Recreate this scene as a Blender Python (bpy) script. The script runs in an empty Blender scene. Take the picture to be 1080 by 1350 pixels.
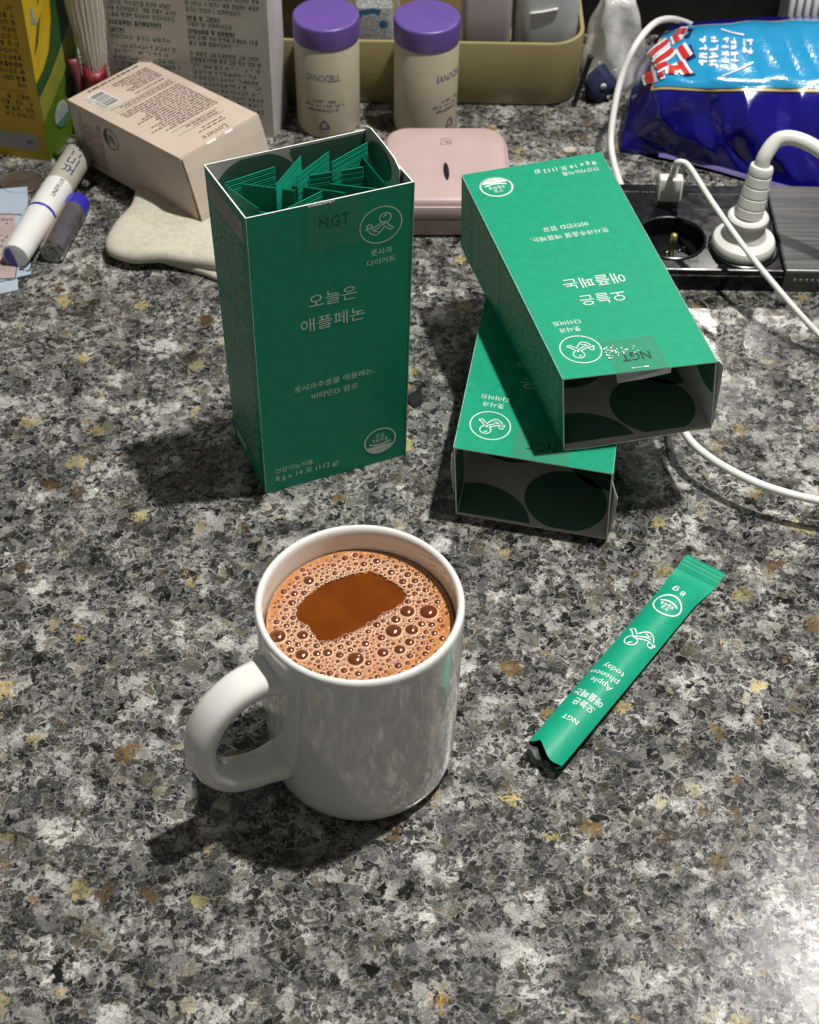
import bpy, math, random
import numpy as np
from mathutils import Vector, Matrix

# ------------------------------------------------------------------ camera, world, lamps, exposure
SC = bpy.context.scene
COL = SC.collection
R = math.radians
FPX, CAMH, PITCH, ROLL = 2128.16, 0.5769, 0.8108, 0.0172      # solved camera (1080x1350 photograph)
FW = np.array([0, math.cos(PITCH), -math.sin(PITCH)])
RT = np.array([1.0, 0, 0])
UP = np.cross(RT, FW)

def at(px, py, z=0.0):
    """metric point on the horizontal plane z that the photograph shows at (px, py)"""
    a, b = px-540, py-675
    u = math.cos(ROLL)*a+math.sin(ROLL)*b
    v = -math.sin(ROLL)*a+math.cos(ROLL)*b
    r = FW*FPX+RT*u-UP*v
    t = (z-CAMH)/r[2]
    return np.array([0, 0, CAMH])+t*r

cam_d = bpy.data.cameras.new('camera')
cam = bpy.data.objects.new('camera', cam_d)
COL.objects.link(cam)
cr, sr = math.cos(ROLL), math.sin(ROLL)
cx, cy, cz = RT*cr+UP*sr, UP*cr-RT*sr, -FW
cam.matrix_world = Matrix(((cx[0], cy[0], cz[0], 0), (cx[1], cy[1], cz[1], 0), (cx[2], cy[2], cz[2], CAMH), (0, 0, 0, 1)))
cam_d.sensor_fit = 'VERTICAL'
cam_d.sensor_height = 36
cam_d.lens = FPX/1350*36
cam_d.clip_start = 0.01
cam_d.clip_end = 20
cam_d.dof.use_dof = True
cam_d.dof.focus_distance = 0.73
cam_d.dof.aperture_fstop = 20
SC.camera = cam

world = bpy.data.worlds.new('World')
SC.world = world
world.use_nodes = True
bg = world.node_tree.nodes['Background']
bg.inputs[0].default_value = (1.0, 0.97, 0.92, 1)
bg.inputs[1].default_value = 0.13

def lamp(name, loc, target, power, size, color):
    d = bpy.data.lights.new(name, 'AREA')
    d.shape = 'DISK'
    d.size = size
    d.energy = power
    d.color = color
    o = bpy.data.objects.new(name, d)
    COL.objects.link(o)
    o.location = loc
    o.rotation_euler = (Vector(target)-Vector(loc)).to_track_quat('-Z', 'Y').to_euler()
    return o
lamp('ceiling_lamp', (0.42, 0.68, 1.68), (0.16, 0.42, 0), 16.5, 0.06, (1.0, 0.97, 0.93)).data.spread = R(115)
lamp('ceiling_lamp', (0.675, 1.20, 1.63), (0.05, 0.6, 0), 4, 0.06, (1.0, 0.97, 0.94))
lamp('shelf_lamp', (0.34, 1.452, 0.632), (0.1, 0.7, 0), 0.6, 0.028, (1.0, 0.96, 0.9))

SC.view_settings.view_transform = 'Standard'
SC.view_settings.look = 'None'
SC.view_settings.exposure = 0.0
SC.view_settings.gamma = 1.0
SC.view_settings.use_curve_mapping = False
SC.render.engine = 'CYCLES'
SC.cycles.use_denoising = True
SC.cycles.use_adaptive_sampling = True
SC.cycles.adaptive_threshold = 0.02
SC.cycles.max_bounces = 6
SC.cycles.diffuse_bounces = 3
SC.cycles.glossy_bounces = 4
SC.cycles.transparent_max_bounces = 8
SC.cycles.sample_clamp_indirect = 6.0
SC.cycles.caustics_reflective = False
SC.cycles.caustics_refractive = False

# ------------------------------------------------------------------ materials
def lin(r, g, b):
    def f(c):
        c /= 255
        return c/12.92 if c <= 0.04045 else ((c+0.055)/1.055)**2.4
    return (f(r), f(g), f(b), 1)

class NT:
    def __init__(s, name):
        s.m = bpy.data.materials.new(name)
        s.m.use_nodes = True
        s.t = s.m.node_tree
        s.b = s.t.nodes['Principled BSDF']
    def n(s, typ, ins=None, **kw):
        nd = s.t.nodes.new(typ)
        for k, v in kw.items():
            setattr(nd, k, v)
        for k, v in (ins or {}).items():
            s.set(nd.inputs[k], v)
        return nd
    def set(s, sock, v):
        if isinstance(v, bpy.types.NodeSocket):
            s.t.links.new(v, sock)
        else:
            sock.default_value = v
    def math(s, op, a, b=0.0, c=0.0):
        nd = s.n('ShaderNodeMath', operation=op)
        s.set(nd.inputs[0], a)
        s.set(nd.inputs[1], b)
        s.set(nd.inputs[2], c)
        return nd.outputs[0]
    def step(s, v, lo, hi, a=0.0, b=1.0):
        nd = s.n('ShaderNodeMapRange', interpolation_type='SMOOTHSTEP')
        for i, x in enumerate((v, lo, hi, a, b)):
            s.set(nd.inputs[i], x)
        return nd.outputs[0]
    def mix(s, f, a, b):
        nd = s.n('ShaderNodeMix', data_type='RGBA')
        s.set(nd.inputs[0], f)
        s.set(nd.inputs[6], a)
        s.set(nd.inputs[7], b)
        return nd.outputs[2]
    def noise(s, vec, scale, detail=2.0, rough=0.5):
        nd = s.n('ShaderNodeTexNoise')
        if vec is not None:
            s.set(nd.inputs['Vector'], vec)
        nd.inputs['Scale'].default_value = scale
        nd.inputs['Detail'].default_value = detail
        nd.inputs['Roughness'].default_value = rough
        return nd
    def voro(s, vec, scale, feature='F1', rnd=1.0):
        nd = s.n('ShaderNodeTexVoronoi', feature=feature)
        s.set(nd.inputs['Vector'], vec)
        nd.inputs['Scale'].default_value = scale
        nd.inputs['Randomness'].default_value = rnd
        return nd
    def ramp(s, f, stops, interp='LINEAR'):
        nd = s.n('ShaderNodeValToRGB')
        s.set(nd.inputs[0], f)
        nd.color_ramp.interpolation = interp
        e = nd.color_ramp.elements
        while len(e) < len(stops):
            e.new(0.5)
        for el, (p, c) in zip(e, stops):
            el.position = p
            el.color = c if isinstance(c, tuple) else (c, c, c, 1)
        return nd.outputs[0]
    def bump(s, h, strength, dist):
        nd = s.n('ShaderNodeBump')
        s.set(nd.inputs['Height'], h)
        nd.inputs['Strength'].default_value = strength
        nd.inputs['Distance'].default_value = dist
        s.t.links.new(nd.outputs[0], s.b.inputs['Normal'])

MATS = {}
def mat(name, col, rough=0.5, var=0.08, vscale=60, bump=0.0, bscale=900, metal=0.0, spec=0.5, coat=0.0, trans=0.0, alpha=1.0, sub=0.0, bdist=0.0003):
    if name in MATS:
        return MATS[name]
    k = NT(name)
    tc = k.n('ShaderNodeTexCoord').outputs['Object']
    nz = k.noise(tc, vscale, 4, 0.6)
    dark = tuple(c*(1-var*1.6) for c in col[:3])+(1,)
    lite = tuple(min(1, c*(1+var)) for c in col[:3])+(1,)
    k.set(k.b.inputs['Base Color'], k.mix(k.step(nz.outputs[0], 0.3, 0.7), dark, lite))
    k.set(k.b.inputs['Roughness'], k.step(k.noise(tc, vscale*2.3, 3).outputs[0], 0.2, 0.8, max(0.02, rough-0.06), rough+0.06))
    k.b.inputs['Metallic'].default_value = metal
    k.b.inputs['Specular IOR Level'].default_value = spec
    k.b.inputs['Coat Weight'].default_value = coat
    k.b.inputs['Coat Roughness'].default_value = 0.08
    k.b.inputs['Transmission Weight'].default_value = trans
    k.b.inputs['Alpha'].default_value = alpha
    if sub:
        k.b.inputs['Subsurface Weight'].default_value = sub
        k.b.inputs['Subsurface Radius'].default_value = (0.004, 0.003, 0.002)
    if bump:
        k.bump(k.noise(tc, bscale, 3, 0.6).outputs[0], bump, bdist)
    MATS[name] = k.m
    return k.m

def granite():
    k = NT('speckled_quartz')
    tc = k.n('ShaderNodeTexCoord').outputs['Object']
    def warp(vec, scale, amt):
        nz = k.noise(vec, scale, 2, 0.5)
        v = k.n('ShaderNodeVectorMath', operation='SUBTRACT')
        k.set(v.inputs[0], nz.outputs['Color'])
        v.inputs[1].default_value = (0.5, 0.5, 0.5)
        w = k.n('ShaderNodeVectorMath', operation='SCALE')
        k.set(w.inputs[0], v.outputs[0])
        w.inputs['Scale'].default_value = amt
        a = k.n('ShaderNodeVectorMath', operation='ADD')
        k.set(a.inputs[0], vec)
        k.set(a.inputs[1], w.outputs[0])
        return a.outputs[0]
    flat = k.n('ShaderNodeVectorMath', operation='MULTIPLY')
    k.set(flat.inputs[0], tc)
    flat.inputs[1].default_value = (1, 1, 0)
    co = flat.outputs[0]
    w1 = warp(warp(warp(co, 120, 0.009), 420, 0.0032), 1500, 0.0007)
    w2 = warp(warp(co, 260, 0.0050), 900, 0.0014)
    sx = k.n('ShaderNodeSeparateColor')
    big = k.voro(w1, 185)
    k.set(sx.inputs[0], big.outputs['Color'])
    r1, r1b, r1c = sx.outputs[0], sx.outputs[1], sx.outputs[2]
    e1 = k.voro(w1, 185, 'DISTANCE_TO_EDGE').outputs['Distance']
    small = k.voro(w2, 430)
    sx2 = k.n('ShaderNodeSeparateColor')
    k.set(sx2.inputs[0], small.outputs['Color'])
    e2 = k.voro(w2, 430, 'DISTANCE_TO_EDGE').outputs['Distance']
    fine = k.noise(w1, 1500, 2.5, 0.7).outputs[0]
    mid = k.noise(w1, 330, 3.5, 0.7).outputs[0]
    # translucent chips: each its own grey, faintly clouded, edges lighter
    chip = k.ramp(r1, [(0.0, 0.012), (0.22, 0.035), (0.5, 0.080), (0.78, 0.145), (0.93, 0.23), (1.0, 0.36)])
    cloud = k.math('MULTIPLY_ADD', k.math('MULTIPLY', mid, fine), 3.4, 0.15)
    vm = k.n('ShaderNodeMix', data_type='RGBA', blend_type='MULTIPLY')
    vm.inputs[0].default_value = 1.0
    k.set(vm.inputs[6], chip)
    k.set(vm.inputs[7], k.mix(0.0, cloud, cloud))
    chip = vm.outputs[2]
    # warm / cool tint per chip
    tint = k.ramp(r1b, [(0.0, (0.97, 0.98, 1.02, 1)), (0.5, (1, 1, 0.98, 1)), (0.75, (1.04, 1.02, 0.88, 1)), (1.0, (1.15, 1.06, 0.72, 1))])
    tm = k.n('ShaderNodeMix', data_type='RGBA', blend_type='MULTIPLY')
    tm.inputs[0].default_value = 1.0
    k.set(tm.inputs[6], chip)
    k.set(tm.inputs[7], tint)
    chip = tm.outputs[2]
    grain = k.ramp(k.math('MULTIPLY_ADD', fine, 0.55, k.math('MULTIPLY_ADD', sx2.outputs[0], 0.8, -0.15)),
                   [(0.0, 0.008), (0.25, 0.028), (0.5, 0.095), (0.75, 0.24), (1.0, 0.48)])
    gmask = k.step(k.math('ADD', k.noise(co, 75, 4, 0.6).outputs[0], k.math('MULTIPLY', r1c, 0.22)), 0.58, 0.66)
    base = k.mix(gmask, chip, grain)
    # pale outlines round the chips, broken up
    edgew = k.math('MULTIPLY', k.step(k.noise(co, 240, 3, 0.8).outputs[0], 0.25, 0.8, 0.2, 1.0), 0.115)
    line = k.math('SUBTRACT', 1.0, k.step(e1, k.math('MULTIPLY', edgew, 0.25), edgew))
    line = k.math('MULTIPLY', line, k.step(k.noise(w2, 160, 3, 0.6).outputs[0], 0.40, 0.56, 0.05, 0.95))
    pale = k.ramp(fine, [(0.25, 0.12), (0.5, 0.40), (0.72, 0.70)])
    base = k.mix(line, base, pale)
    line2 = k.math('SUBTRACT', 1.0, k.step(e2, 0.02, 0.12))
    base = k.mix(k.math('MULTIPLY', line2, k.math('MULTIPLY', k.step(k.noise(co, 190, 3, 0.6).outputs[0], 0.48, 0.6), 0.55)), base, pale)
    # hair-fine crackle and dust inside everything
    e3 = k.voro(warp(co, 500, 0.004), 760, 'DISTANCE_TO_EDGE').outputs['Distance']
    crack = k.math('MULTIPLY', k.math('SUBTRACT', 1.0, k.step(e3, 0.01, 0.09)), k.step(k.noise(co, 130, 4, 0.7).outputs[0], 0.44, 0.60))
    base = k.mix(k.math('MULTIPLY', crack, 0.45), base, pale)
    dust = k.step(k.noise(w1, 800, 3, 0.85).outputs[0], 0.56, 0.66)
    base = k.mix(k.math('MULTIPLY', dust, k.step(k.noise(co, 100, 3).outputs[0], 0.4, 0.6, 0.05, 0.40)), base, (0.50, 0.49, 0.46, 1))
    # chalky white matrix
    wm = k.step(k.math('ADD', k.noise(w1, 62, 6, 0.72).outputs[0], k.math('MULTIPLY', k.noise(co, 18, 2).outputs[0], 0.22)), 0.66, 0.715)
    wm = k.math('MULTIPLY', wm, k.step(e1, 0.55, 0.2))
    base = k.mix(k.math('MULTIPLY', wm, 0.9), base, k.ramp(fine, [(0.3, 0.16), (0.5, 0.52), (0.70, 0.80)]))
    # black mineral
    bm = k.step(k.noise(w1, 58, 5, 0.66).outputs[0], 0.375, 0.335)
    base = k.mix(bm, base, k.ramp(k.noise(co, 2600, 2, 0.8).outputs[0], [(0.3, 0.006), (0.62, 0.022), (0.8, 0.12)]))
    bm2 = k.step(k.noise(w2, 280, 4, 0.65).outputs[0], 0.39, 0.33)
    base = k.mix(k.math('MULTIPLY', bm2, 0.85), base, (0.013, 0.013, 0.014, 1))
    # gold and amber flecks
    gw = warp(warp(co, 240, 0.010), 900, 0.005)
    gv = k.voro(gw, 62)
    sg = k.n('ShaderNodeSeparateColor')
    k.set(sg.inputs[0], gv.outputs['Color'])
    gsize = k.math('MULTIPLY_ADD', sg.outputs[1], 0.20, 0.12)
    gm = k.math('MULTIPLY', k.step(sg.outputs[0], 0.54, 0.545), k.math('LESS_THAN', gv.outputs['Distance'], gsize))
    gm = k.math('MULTIPLY', gm, k.step(k.math('ADD', fine, k.math('MULTIPLY', k.noise(co, 420, 2.5, 0.7).outputs[0], 0.8)), 0.72, 0.96, 0.0, 0.95))
    gold = k.ramp(sg.outputs[2], [(0.0, (0.10, 0.062, 0.03, 1)), (0.16, (0.27, 0.18, 0.07, 1)), (0.65, (0.56, 0.41, 0.15, 1)), (1.0, (0.48, 0.43, 0.24, 1))])
    base = k.mix(gm, base, gold)
    clus = k.step(k.noise(w1, 48, 3, 0.55).outputs[0], 0.3, 0.7, 0.55, 1.4)
    cm = k.n('ShaderNodeMix', data_type='RGBA', blend_type='MULTIPLY')
    cm.inputs[0].default_value = 1.0
    k.set(cm.inputs[6], base)
    k.set(cm.inputs[7], k.mix(0.0, clus, clus))
    base = cm.outputs[2]
    gmm = k.n('ShaderNodeGamma')
    k.set(gmm.inputs[0], base)
    gmm.inputs[1].default_value = 1.18
    base = gmm.outputs[0]
    dk = k.n('ShaderNodeMix', data_type='RGBA', blend_type='MULTIPLY')
    dk.inputs[0].default_value = 1.0
    k.set(dk.inputs[6], base)
    dk.inputs[7].default_value = (0.79, 0.778, 0.72, 1)
    k.set(k.b.inputs['Base Color'], dk.outputs[2])
    k.set(k.b.inputs['Roughness'], k.step(mid, 0.25, 0.75, 0.10, 0.19))
    k.b.inputs['Specular IOR Level'].default_value = 0.5
    k.bump(k.math('ADD', k.math('MULTIPLY', fine, 0.5), k.noise(co, 45, 2).outputs[0]), 0.10, 0.0006)
    return k.m

GREEN = mat('green_card', (0.006, 0.270, 0.150, 1), 0.45, 0.05, 220, 0.12, 1400, spec=0.28)
INSIDE = mat('grey_card_inside', (0.56, 0.56, 0.52, 1), 0.6, 0.05, 90)
INPRINT = mat('dark_green_inside_print', (0.06, 0.155, 0.105, 1), 0.55, 0.05, 90)
WHITECARD = mat('white_card_edge', (0.78, 0.80, 0.77, 1), 0.7, 0.1, 400)
SILVERPRINT = mat('pale_print', (0.66, 0.74, 0.68, 1), 0.4, 0.03)
MICRO = mat('small_print', (0.46, 0.62, 0.52, 1), 0.5, 0.05)
DARKPRINT = mat('dark_green_print', (0.012, 0.115, 0.07, 1), 0.3, 0.03)
GREYPRINT = mat('grey_print', (0.36, 0.35, 0.31, 1), 0.5, 0.05)
FOILGREEN = mat('green_film', (0.004, 0.300, 0.175, 1), 0.38, 0.04, 120, 0.10, 260, spec=0.5)
FOILDARK = mat('dark_film_inside', (0.020, 0.021, 0.022, 1), 0.35, 0.1, 150, 0.2, 500)
WHITE = mat('white_print', (0.82, 0.84, 0.82, 1), 0.4, 0.02)

# ------------------------------------------------------------------ object helpers
OFF = {}
def props(o, label=None, cat=None, group=None, kind=None):
    for key, v in (('label', label), ('category', cat), ('group', group), ('kind', kind)):
        if v:
            o[key] = v
    return o

def thing(name, loc, label, cat, group=None):
    o = bpy.data.objects.new(name, None)
    COL.objects.link(o)
    o.empty_display_size = 0.01
    o.location = loc
    OFF[o] = np.array(loc, float)
    return props(o, label, cat, group)

def mk(name, V, F, mats, parent=None, base=None, smooth=False, idx=None, auto=None):
    V = np.asarray(V, float).reshape(-1, 3)
    off = OFF[parent] if parent is not None else np.array(base if base is not None else (0, 0, 0), float)
    me = bpy.data.meshes.new(name)
    me.from_pydata([tuple(p) for p in (V-off)], [], [tuple(int(i) for i in f) for f in F])
    for m in (mats if isinstance(mats, (list, tuple)) else [mats]):
        me.materials.append(m)
    if idx is not None:
        me.polygons.foreach_set('material_index', np.asarray(idx, np.int32))
    if smooth:
        me.polygons.foreach_set('use_smooth', np.ones(len(me.polygons), bool))
    me.validate()
    me.update()
    if auto is not None:
        me.set_sharp_from_angle(angle=R(auto))
    o = bpy.data.objects.new(name, me)
    COL.objects.link(o)
    OFF[o] = off
    if parent is not None:
        o.parent = parent
    else:
        o.location = off
    return o

class MB:
    def __init__(s):
        s.V, s.F, s.I = [], [], []
    def add(s, V, F, i=0):
        n = len(s.V)
        s.V += [tuple(p) for p in V]
        s.F += [tuple(a+n for a in f) for f in F]
        s.I += [i]*len(F)
        return s
    def hexa(s, c, i=0, faces=None):
        """8 corners: 0-3 bottom loop, 4-7 top loop"""
        F = [(3, 2, 1, 0), (4, 5, 6, 7), (0, 1, 5, 4), (1, 2, 6, 5), (2, 3, 7, 6), (3, 0, 4, 7)]
        n = len(s.V)
        s.V += [tuple(p) for p in c]
        s.F += [tuple(a+n for a in f) for f in F]
        s.I += faces if faces else [i]*6
        return s
    def box(s, x0, x1, y0, y1, z0, z1, i=0):
        return s.hexa([(x0, y0, z0), (x1, y0, z0), (x1, y1, z0), (x0, y1, z0), (x0, y0, z1), (x1, y0, z1), (x1, y1, z1), (x0, y1, z1)], i)
    def make(s, name, mats, parent=None, **kw):
        return mk(name, s.V, s.F, mats, parent, idx=s.I, **kw)

def loft(loops, cap0=True, cap1=True):
    V, F = [], []
    n = len(loops[0])
    for L in loops:
        V += [tuple(p) for p in L]
    for j in range(len(loops)-1):
        for i in range(n):
            a, b = j*n+i, j*n+(i+1) % n
            F.append((a, b, b+n, a+n))
    if cap0:
        F.append(tuple(range(n-1, -1, -1)))
    if cap1:
        k = (len(loops)-1)*n
        F.append(tuple(range(k, k+n)))
    return V, F

def lathe(prof, cx, cy, z0=0.0, n=64, cap0=True, cap1=True):
    a = np.linspace(0, 2*np.pi, n, endpoint=False)
    return loft([np.stack([cx+r*np.cos(a), cy+r*np.sin(a), np.full(n, z0+z)], 1) for r, z in prof], cap0, cap1)

def smooth_path(P, n=60):
    P = np.asarray(P, float)
    t = np.concatenate([[0], np.cumsum(np.linalg.norm(np.diff(P, axis=0), axis=1))])
    Q = np.vstack([2*P[0]-P[1], P, 2*P[-1]-P[-2]])
    out = []
    for u in np.linspace(0, t[-1], n):
        i = min(np.searchsorted(t, u, side='right')-1, len(P)-2)
        f = (u-t[i])/(t[i+1]-t[i])
        p0, p1, p2, p3 = Q[i], Q[i+1], Q[i+2], Q[i+3]
        out.append(0.5*((2*p1)+(-p0+p2)*f+(2*p0-5*p1+4*p2-p3)*f*f+(-p0+3*p1-3*p2+p3)*f**3))
    return np.array(out)

def tube(P, rad, n=12, ref=(0, 0, 1), flat=1.0, caps=True, sq=1.0):
    """sweep an oval (rad across, rad*flat along ref) along P"""
    P = np.asarray(P, float)
    T = np.gradient(P, axis=0)
    T /= np.linalg.norm(T, axis=1)[:, None]
    ref = np.array(ref, float)
    loops = []
    rad = np.broadcast_to(rad, (len(P),))
    fl = np.broadcast_to(flat, (len(P),))
    N = ref-T[0]*(ref@T[0])
    N /= np.linalg.norm(N)
    for p, t, r, f in zip(P, T, rad, fl):
        N = N-t*(N@t)
        N /= np.linalg.norm(N)
        B = np.cross(t, N)
        a = np.linspace(0, 2*np.pi, n, endpoint=False)
        ca, sa = np.sign(np.cos(a))*np.abs(np.cos(a))**sq, np.sign(np.sin(a))*np.abs(np.sin(a))**sq
        loops.append(p+np.outer(ca*r, B)+np.outer(sa*r*f, N))
    return loft(loops, caps, caps)

def rrect(cx, cy, hx, hy, r, n=8, rot=0.0):
    pts = []
    for sx, sy, a0 in ((1, 1, 0), (-1, 1, 90), (-1, -1, 180), (1, -1, 270)):
        for i in range(n+1):
            a = R(a0+90*i/n)
            pts.append((sx*(hx-r)+r*math.cos(a), sy*(hy-r)+r*math.sin(a)))
    c, s = math.cos(rot), math.sin(rot)
    return np.array([(cx+x*c-y*s, cy+x*s+y*c) for x, y in pts])

def lift(P2, z):
    return np.column_stack([P2, np.full(len(P2), z)])

# flat artwork: (verts2d, faces)
def join2(*ms):
    V, F = [], []
    for v, f in ms:
        n = len(V)
        V += [tuple(p) for p in v]
        F += [tuple(a+n for a in q) for q in f]
    return V, F
def move2(m, dx=0, dy=0, s=1.0, rot=0.0):
    c, sn = math.cos(rot), math.sin(rot)
    return [(dx+s*(x*c-y*sn), dy+s*(x*sn+y*c)) for x, y in m[0]], m[1]
def rect2(x0, y0, x1, y1):
    return [(x0, y0), (x1, y0), (x1, y1), (x0, y1)], [(0, 1, 2, 3)]
def poly2(pts):
    return list(pts), [tuple(range(len(pts)))]
def stroke(pts, w, closed=False):
    pts = [np.array(p, float) for p in pts]
    if closed:
        pts = pts+[pts[0], pts[1]]
    L, Rr = [], []
    for i, p in enumerate(pts):
        a = pts[max(0, i-1)]
        b = pts[min(len(pts)-1, i+1)]
        d = b-a
        d /= (np.linalg.norm(d)+1e-9)
        nrm = np.array([-d[1], d[0]])*w/2
        L.append(tuple(p+nrm))
        Rr.append(tuple(p-nrm))
    n = len(pts)
    return L+Rr, [(n+i, n+i+1, i+1, i) for i in range(n-1)]
def ring2(cx, cy, r, w, n=48, sy=1.0):
    a = np.linspace(0, 2*np.pi, n, endpoint=False)
    V = [(cx+(r+w/2)*math.cos(t), cy+(r+w/2)*math.sin(t)*sy) for t in a]+[(cx+(r-w/2)*math.cos(t), cy+(r-w/2)*math.sin(t)*sy) for t in a]
    return V, [(i, (i+1) % n, n+(i+1) % n, n+i) for i in range(n)]
def disc2(cx, cy, r, n=48, sy=1.0):
    return poly2([(cx+r*math.cos(t), cy+r*math.sin(t)*sy) for t in np.linspace(0, 2*np.pi, n, endpoint=False)])
def clip_rect(pts, x0, y0, x1, y1):
    for ax, lim, sg in ((0, x0, 1), (0, x1, -1), (1, y0, 1), (1, y1, -1)):
        out = []
        for i in range(len(pts)):
            p, q = pts[i-1], pts[i]
            ip, iq = sg*(p[ax]-lim) >= 0, sg*(q[ax]-lim) >= 0
            if ip != iq:
                t = (lim-p[ax])/(q[ax]-p[ax])
                out.append((p[0]+t*(q[0]-p[0]), p[1]+t*(q[1]-p[1])))
            if iq:
                out.append(q)
        pts = out
        if not pts:
            return []
    return pts

_cache = {}
_tc = bpy.data.curves.new('lettering_source', 'FONT')
_to = bpy.data.objects.new('lettering_source', _tc)
COL.objects.link(_to)
def text2(body, cx, cy, width=None, height=None, weight=0.0, align='C', shear=0.0):
    """glyph outlines; fitted to a width and/or height, centred (or left-aligned) at cx, cy"""
    key = (body, weight, shear)
    if key not in _cache:
        _tc.body = body
        _tc.size = 1.0
        _tc.resolution_u = 2
        _tc.offset = weight
        _tc.shear = shear
        bpy.context.view_layer.update()
        dg = bpy.context.evaluated_depsgraph_get()
        me = bpy.data.meshes.new_from_object(_to.evaluated_get(dg))
        _cache[key] = (np.array([v.co[:2] for v in me.vertices]), [tuple(p.vertices) for p in me.polygons])
        bpy.data.meshes.remove(me)
    V, F = _cache[key]
    lo, hi = V.min(0), V.max(0)
    sx = width/(hi[0]-lo[0]) if width else height/(hi[1]-lo[1])
    sy = height/(hi[1]-lo[1]) if height else sx
    c = (lo+hi)/2
    if align == 'L':
        c[0] = lo[0]
    V = (V-c)*[sx, sy]+[cx, cy]
    return [tuple(p) for p in V], F

def scribble(x0, y0, x1, y1, lines, rng, fill=(0.75, 1.0), weight=0.13, chars=None, heads=()):
    """rows of print too small to read: little broken strokes at character pitch"""
    V, F = [], []
    lh = (y1-y0)/lines
    ch = lh*0.66
    for j in range(lines):
        yc = y1-(j+0.5)*lh
        end = x0+(x1-x0)*rng.uniform(*fill)
        x = x0
        th = ch*weight*(1.7 if j in heads else 1.0)
        while x < end:
            if rng.random() < 0.17:
                x += ch*0.5
                continue
            w = ch*0.82
            def q(a0, b0, a1, b1):
                n = len(V)
                V.extend([(x+a0*w, yc+b0*ch), (x+a1*w, yc+b0*ch), (x+a1*w, yc+b1*ch), (x+a0*w, yc+b1*ch)])
                F.append((n, n+1, n+2, n+3))
            k = rng.random()
            t = th/ch
            if k < 0.75:
                b = rng.uniform(-0.1, 0.4)
                q(0.0, b, 0.62, b+t)
            if k > 0.2:
                a = rng.uniform(0.5, 0.8)
                q(a, -0.45, a+t*1.1, 0.5)
            if k > 0.5:
                b = rng.uniform(-0.48, -0.2)
                q(0.05, b, 0.9, b+t)
            if rng.random() < 0.5:
                a = rng.uniform(0.0, 0.3)
                q(a, -0.4, a+t*1.1, 0.2)
            x += ch*0.98
    return V, F

# a plain stroke alphabet for the smallest Korean print: syllables are composed from their letters
_circ = [(0.5+0.5*math.cos(t), 0.5+0.5*math.sin(t)) for t in np.linspace(0, 2*np.pi, 11)]
_g, _n, _d = [[(0, 1), (1, 1), (.85, 0)]], [[(0, 1), (0, 0), (1, 0)]], [[(1, 1), (0, 1), (0, 0), (1, 0)]]
_s, _j = [[(.5, 1), (0, 0)], [(.48, .65), (1, 0)]], [[(0, 1), (1, 1)], [(.5, 1), (0, 0)], [(.5, .6), (1, 0)]]
_b = [[(0, 1), (0, 0), (1, 0), (1, 1)], [(0, .5), (1, .5)]]
_r, _m, _o = [[(0, 1), (1, 1), (1, .5), (0, .5), (0, 0), (1, 0)]], [[(0, 1), (1, 1), (1, 0), (0, 0), (0, 1)]], [_circ]
_p = [[(0, 1), (1, 1)], [(0, 0), (1, 0)], [(.3, 1), (.3, 0)], [(.7, 1), (.7, 0)]]
_h = [[(.3, 1.1), (.7, 1.1)], [(0, .82), (1, .82)], [(x*.7+.15, y*.62) for x, y in _circ]]
_ch, _k, _t = [[(.35, 1.15), (.65, 1.15)]]+_j, _g+[[(0, .55), (.92, .55)]], _d+[[(0, .5), (1, .5)]]
def _two(a, b):
    return [[(x*.45, y) for x, y in q] for q in a]+[[(x*.45+.55, y) for x, y in q] for q in b]
INI = [_g, _two(_g, _g), _n, _d, _two(_d, _d), _r, _m, _b, _two(_b, _b), _s, _two(_s, _s), _o, _j, _two(_j, _j), _ch, _k, _t, _p, _h]
FIN = [None, _g, _two(_g, _g), _two(_g, _s), _n, _two(_n, _j), _two(_n, _h), _d, _r, _two(_r, _g), _two(_r, _m), _two(_r, _b), _two(_r, _s), _two(_r, _t), _two(_r, _p), _two(_r, _h), _m, _b, _two(_b, _s), _s, _two(_s, _s), _o, _j, _ch, _k, _t, _p, _h]
VERT = {0: 'R', 1: 'R|', 2: 'RR', 3: 'RR|', 4: 'L', 5: 'L|', 6: 'LL', 7: 'LL|', 20: ''}
HORI = {8: 'U', 12: 'UU', 13: 'D', 17: 'DD', 18: ''}
COMP = {9: ('U', 'R'), 10: ('U', 'R|'), 11: ('U', ''), 14: ('D', 'L'), 15: ('D', 'L|'), 16: ('D', ''), 19: ('', '')}
def _vert(spec, x, y0, y1):
    q = [[(x, y0), (x, y1)]]
    ym = (y0+y1)/2
    k = spec.count('R')+spec.count('L')
    for i in range(k):
        y = ym+(i-(k-1)/2)*(y1-y0)*.26
        q.append([(x, y), (x+(.14 if 'R' in spec else -.16), y)])
    if '|' in spec:
        q.append([(x+.15, y0), (x+.15, y1)])
    return q
def _hori(spec, y, x0, x1):
    q = [[(x0, y), (x1, y)]]
    k = spec.count('U')+spec.count('D')
    for i in range(k):
        x = (x0+x1)/2+(i-(k-1)/2)*(x1-x0)*.34
        q.append([(x, y), (x, y+(.16 if 'U' in spec else -.16))])
    return q
def _fit(sh, x0, y0, x1, y1):
    return [[(x0+x*(x1-x0), y0+y*(y1-y0)) for x, y in q] for q in sh]
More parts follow.
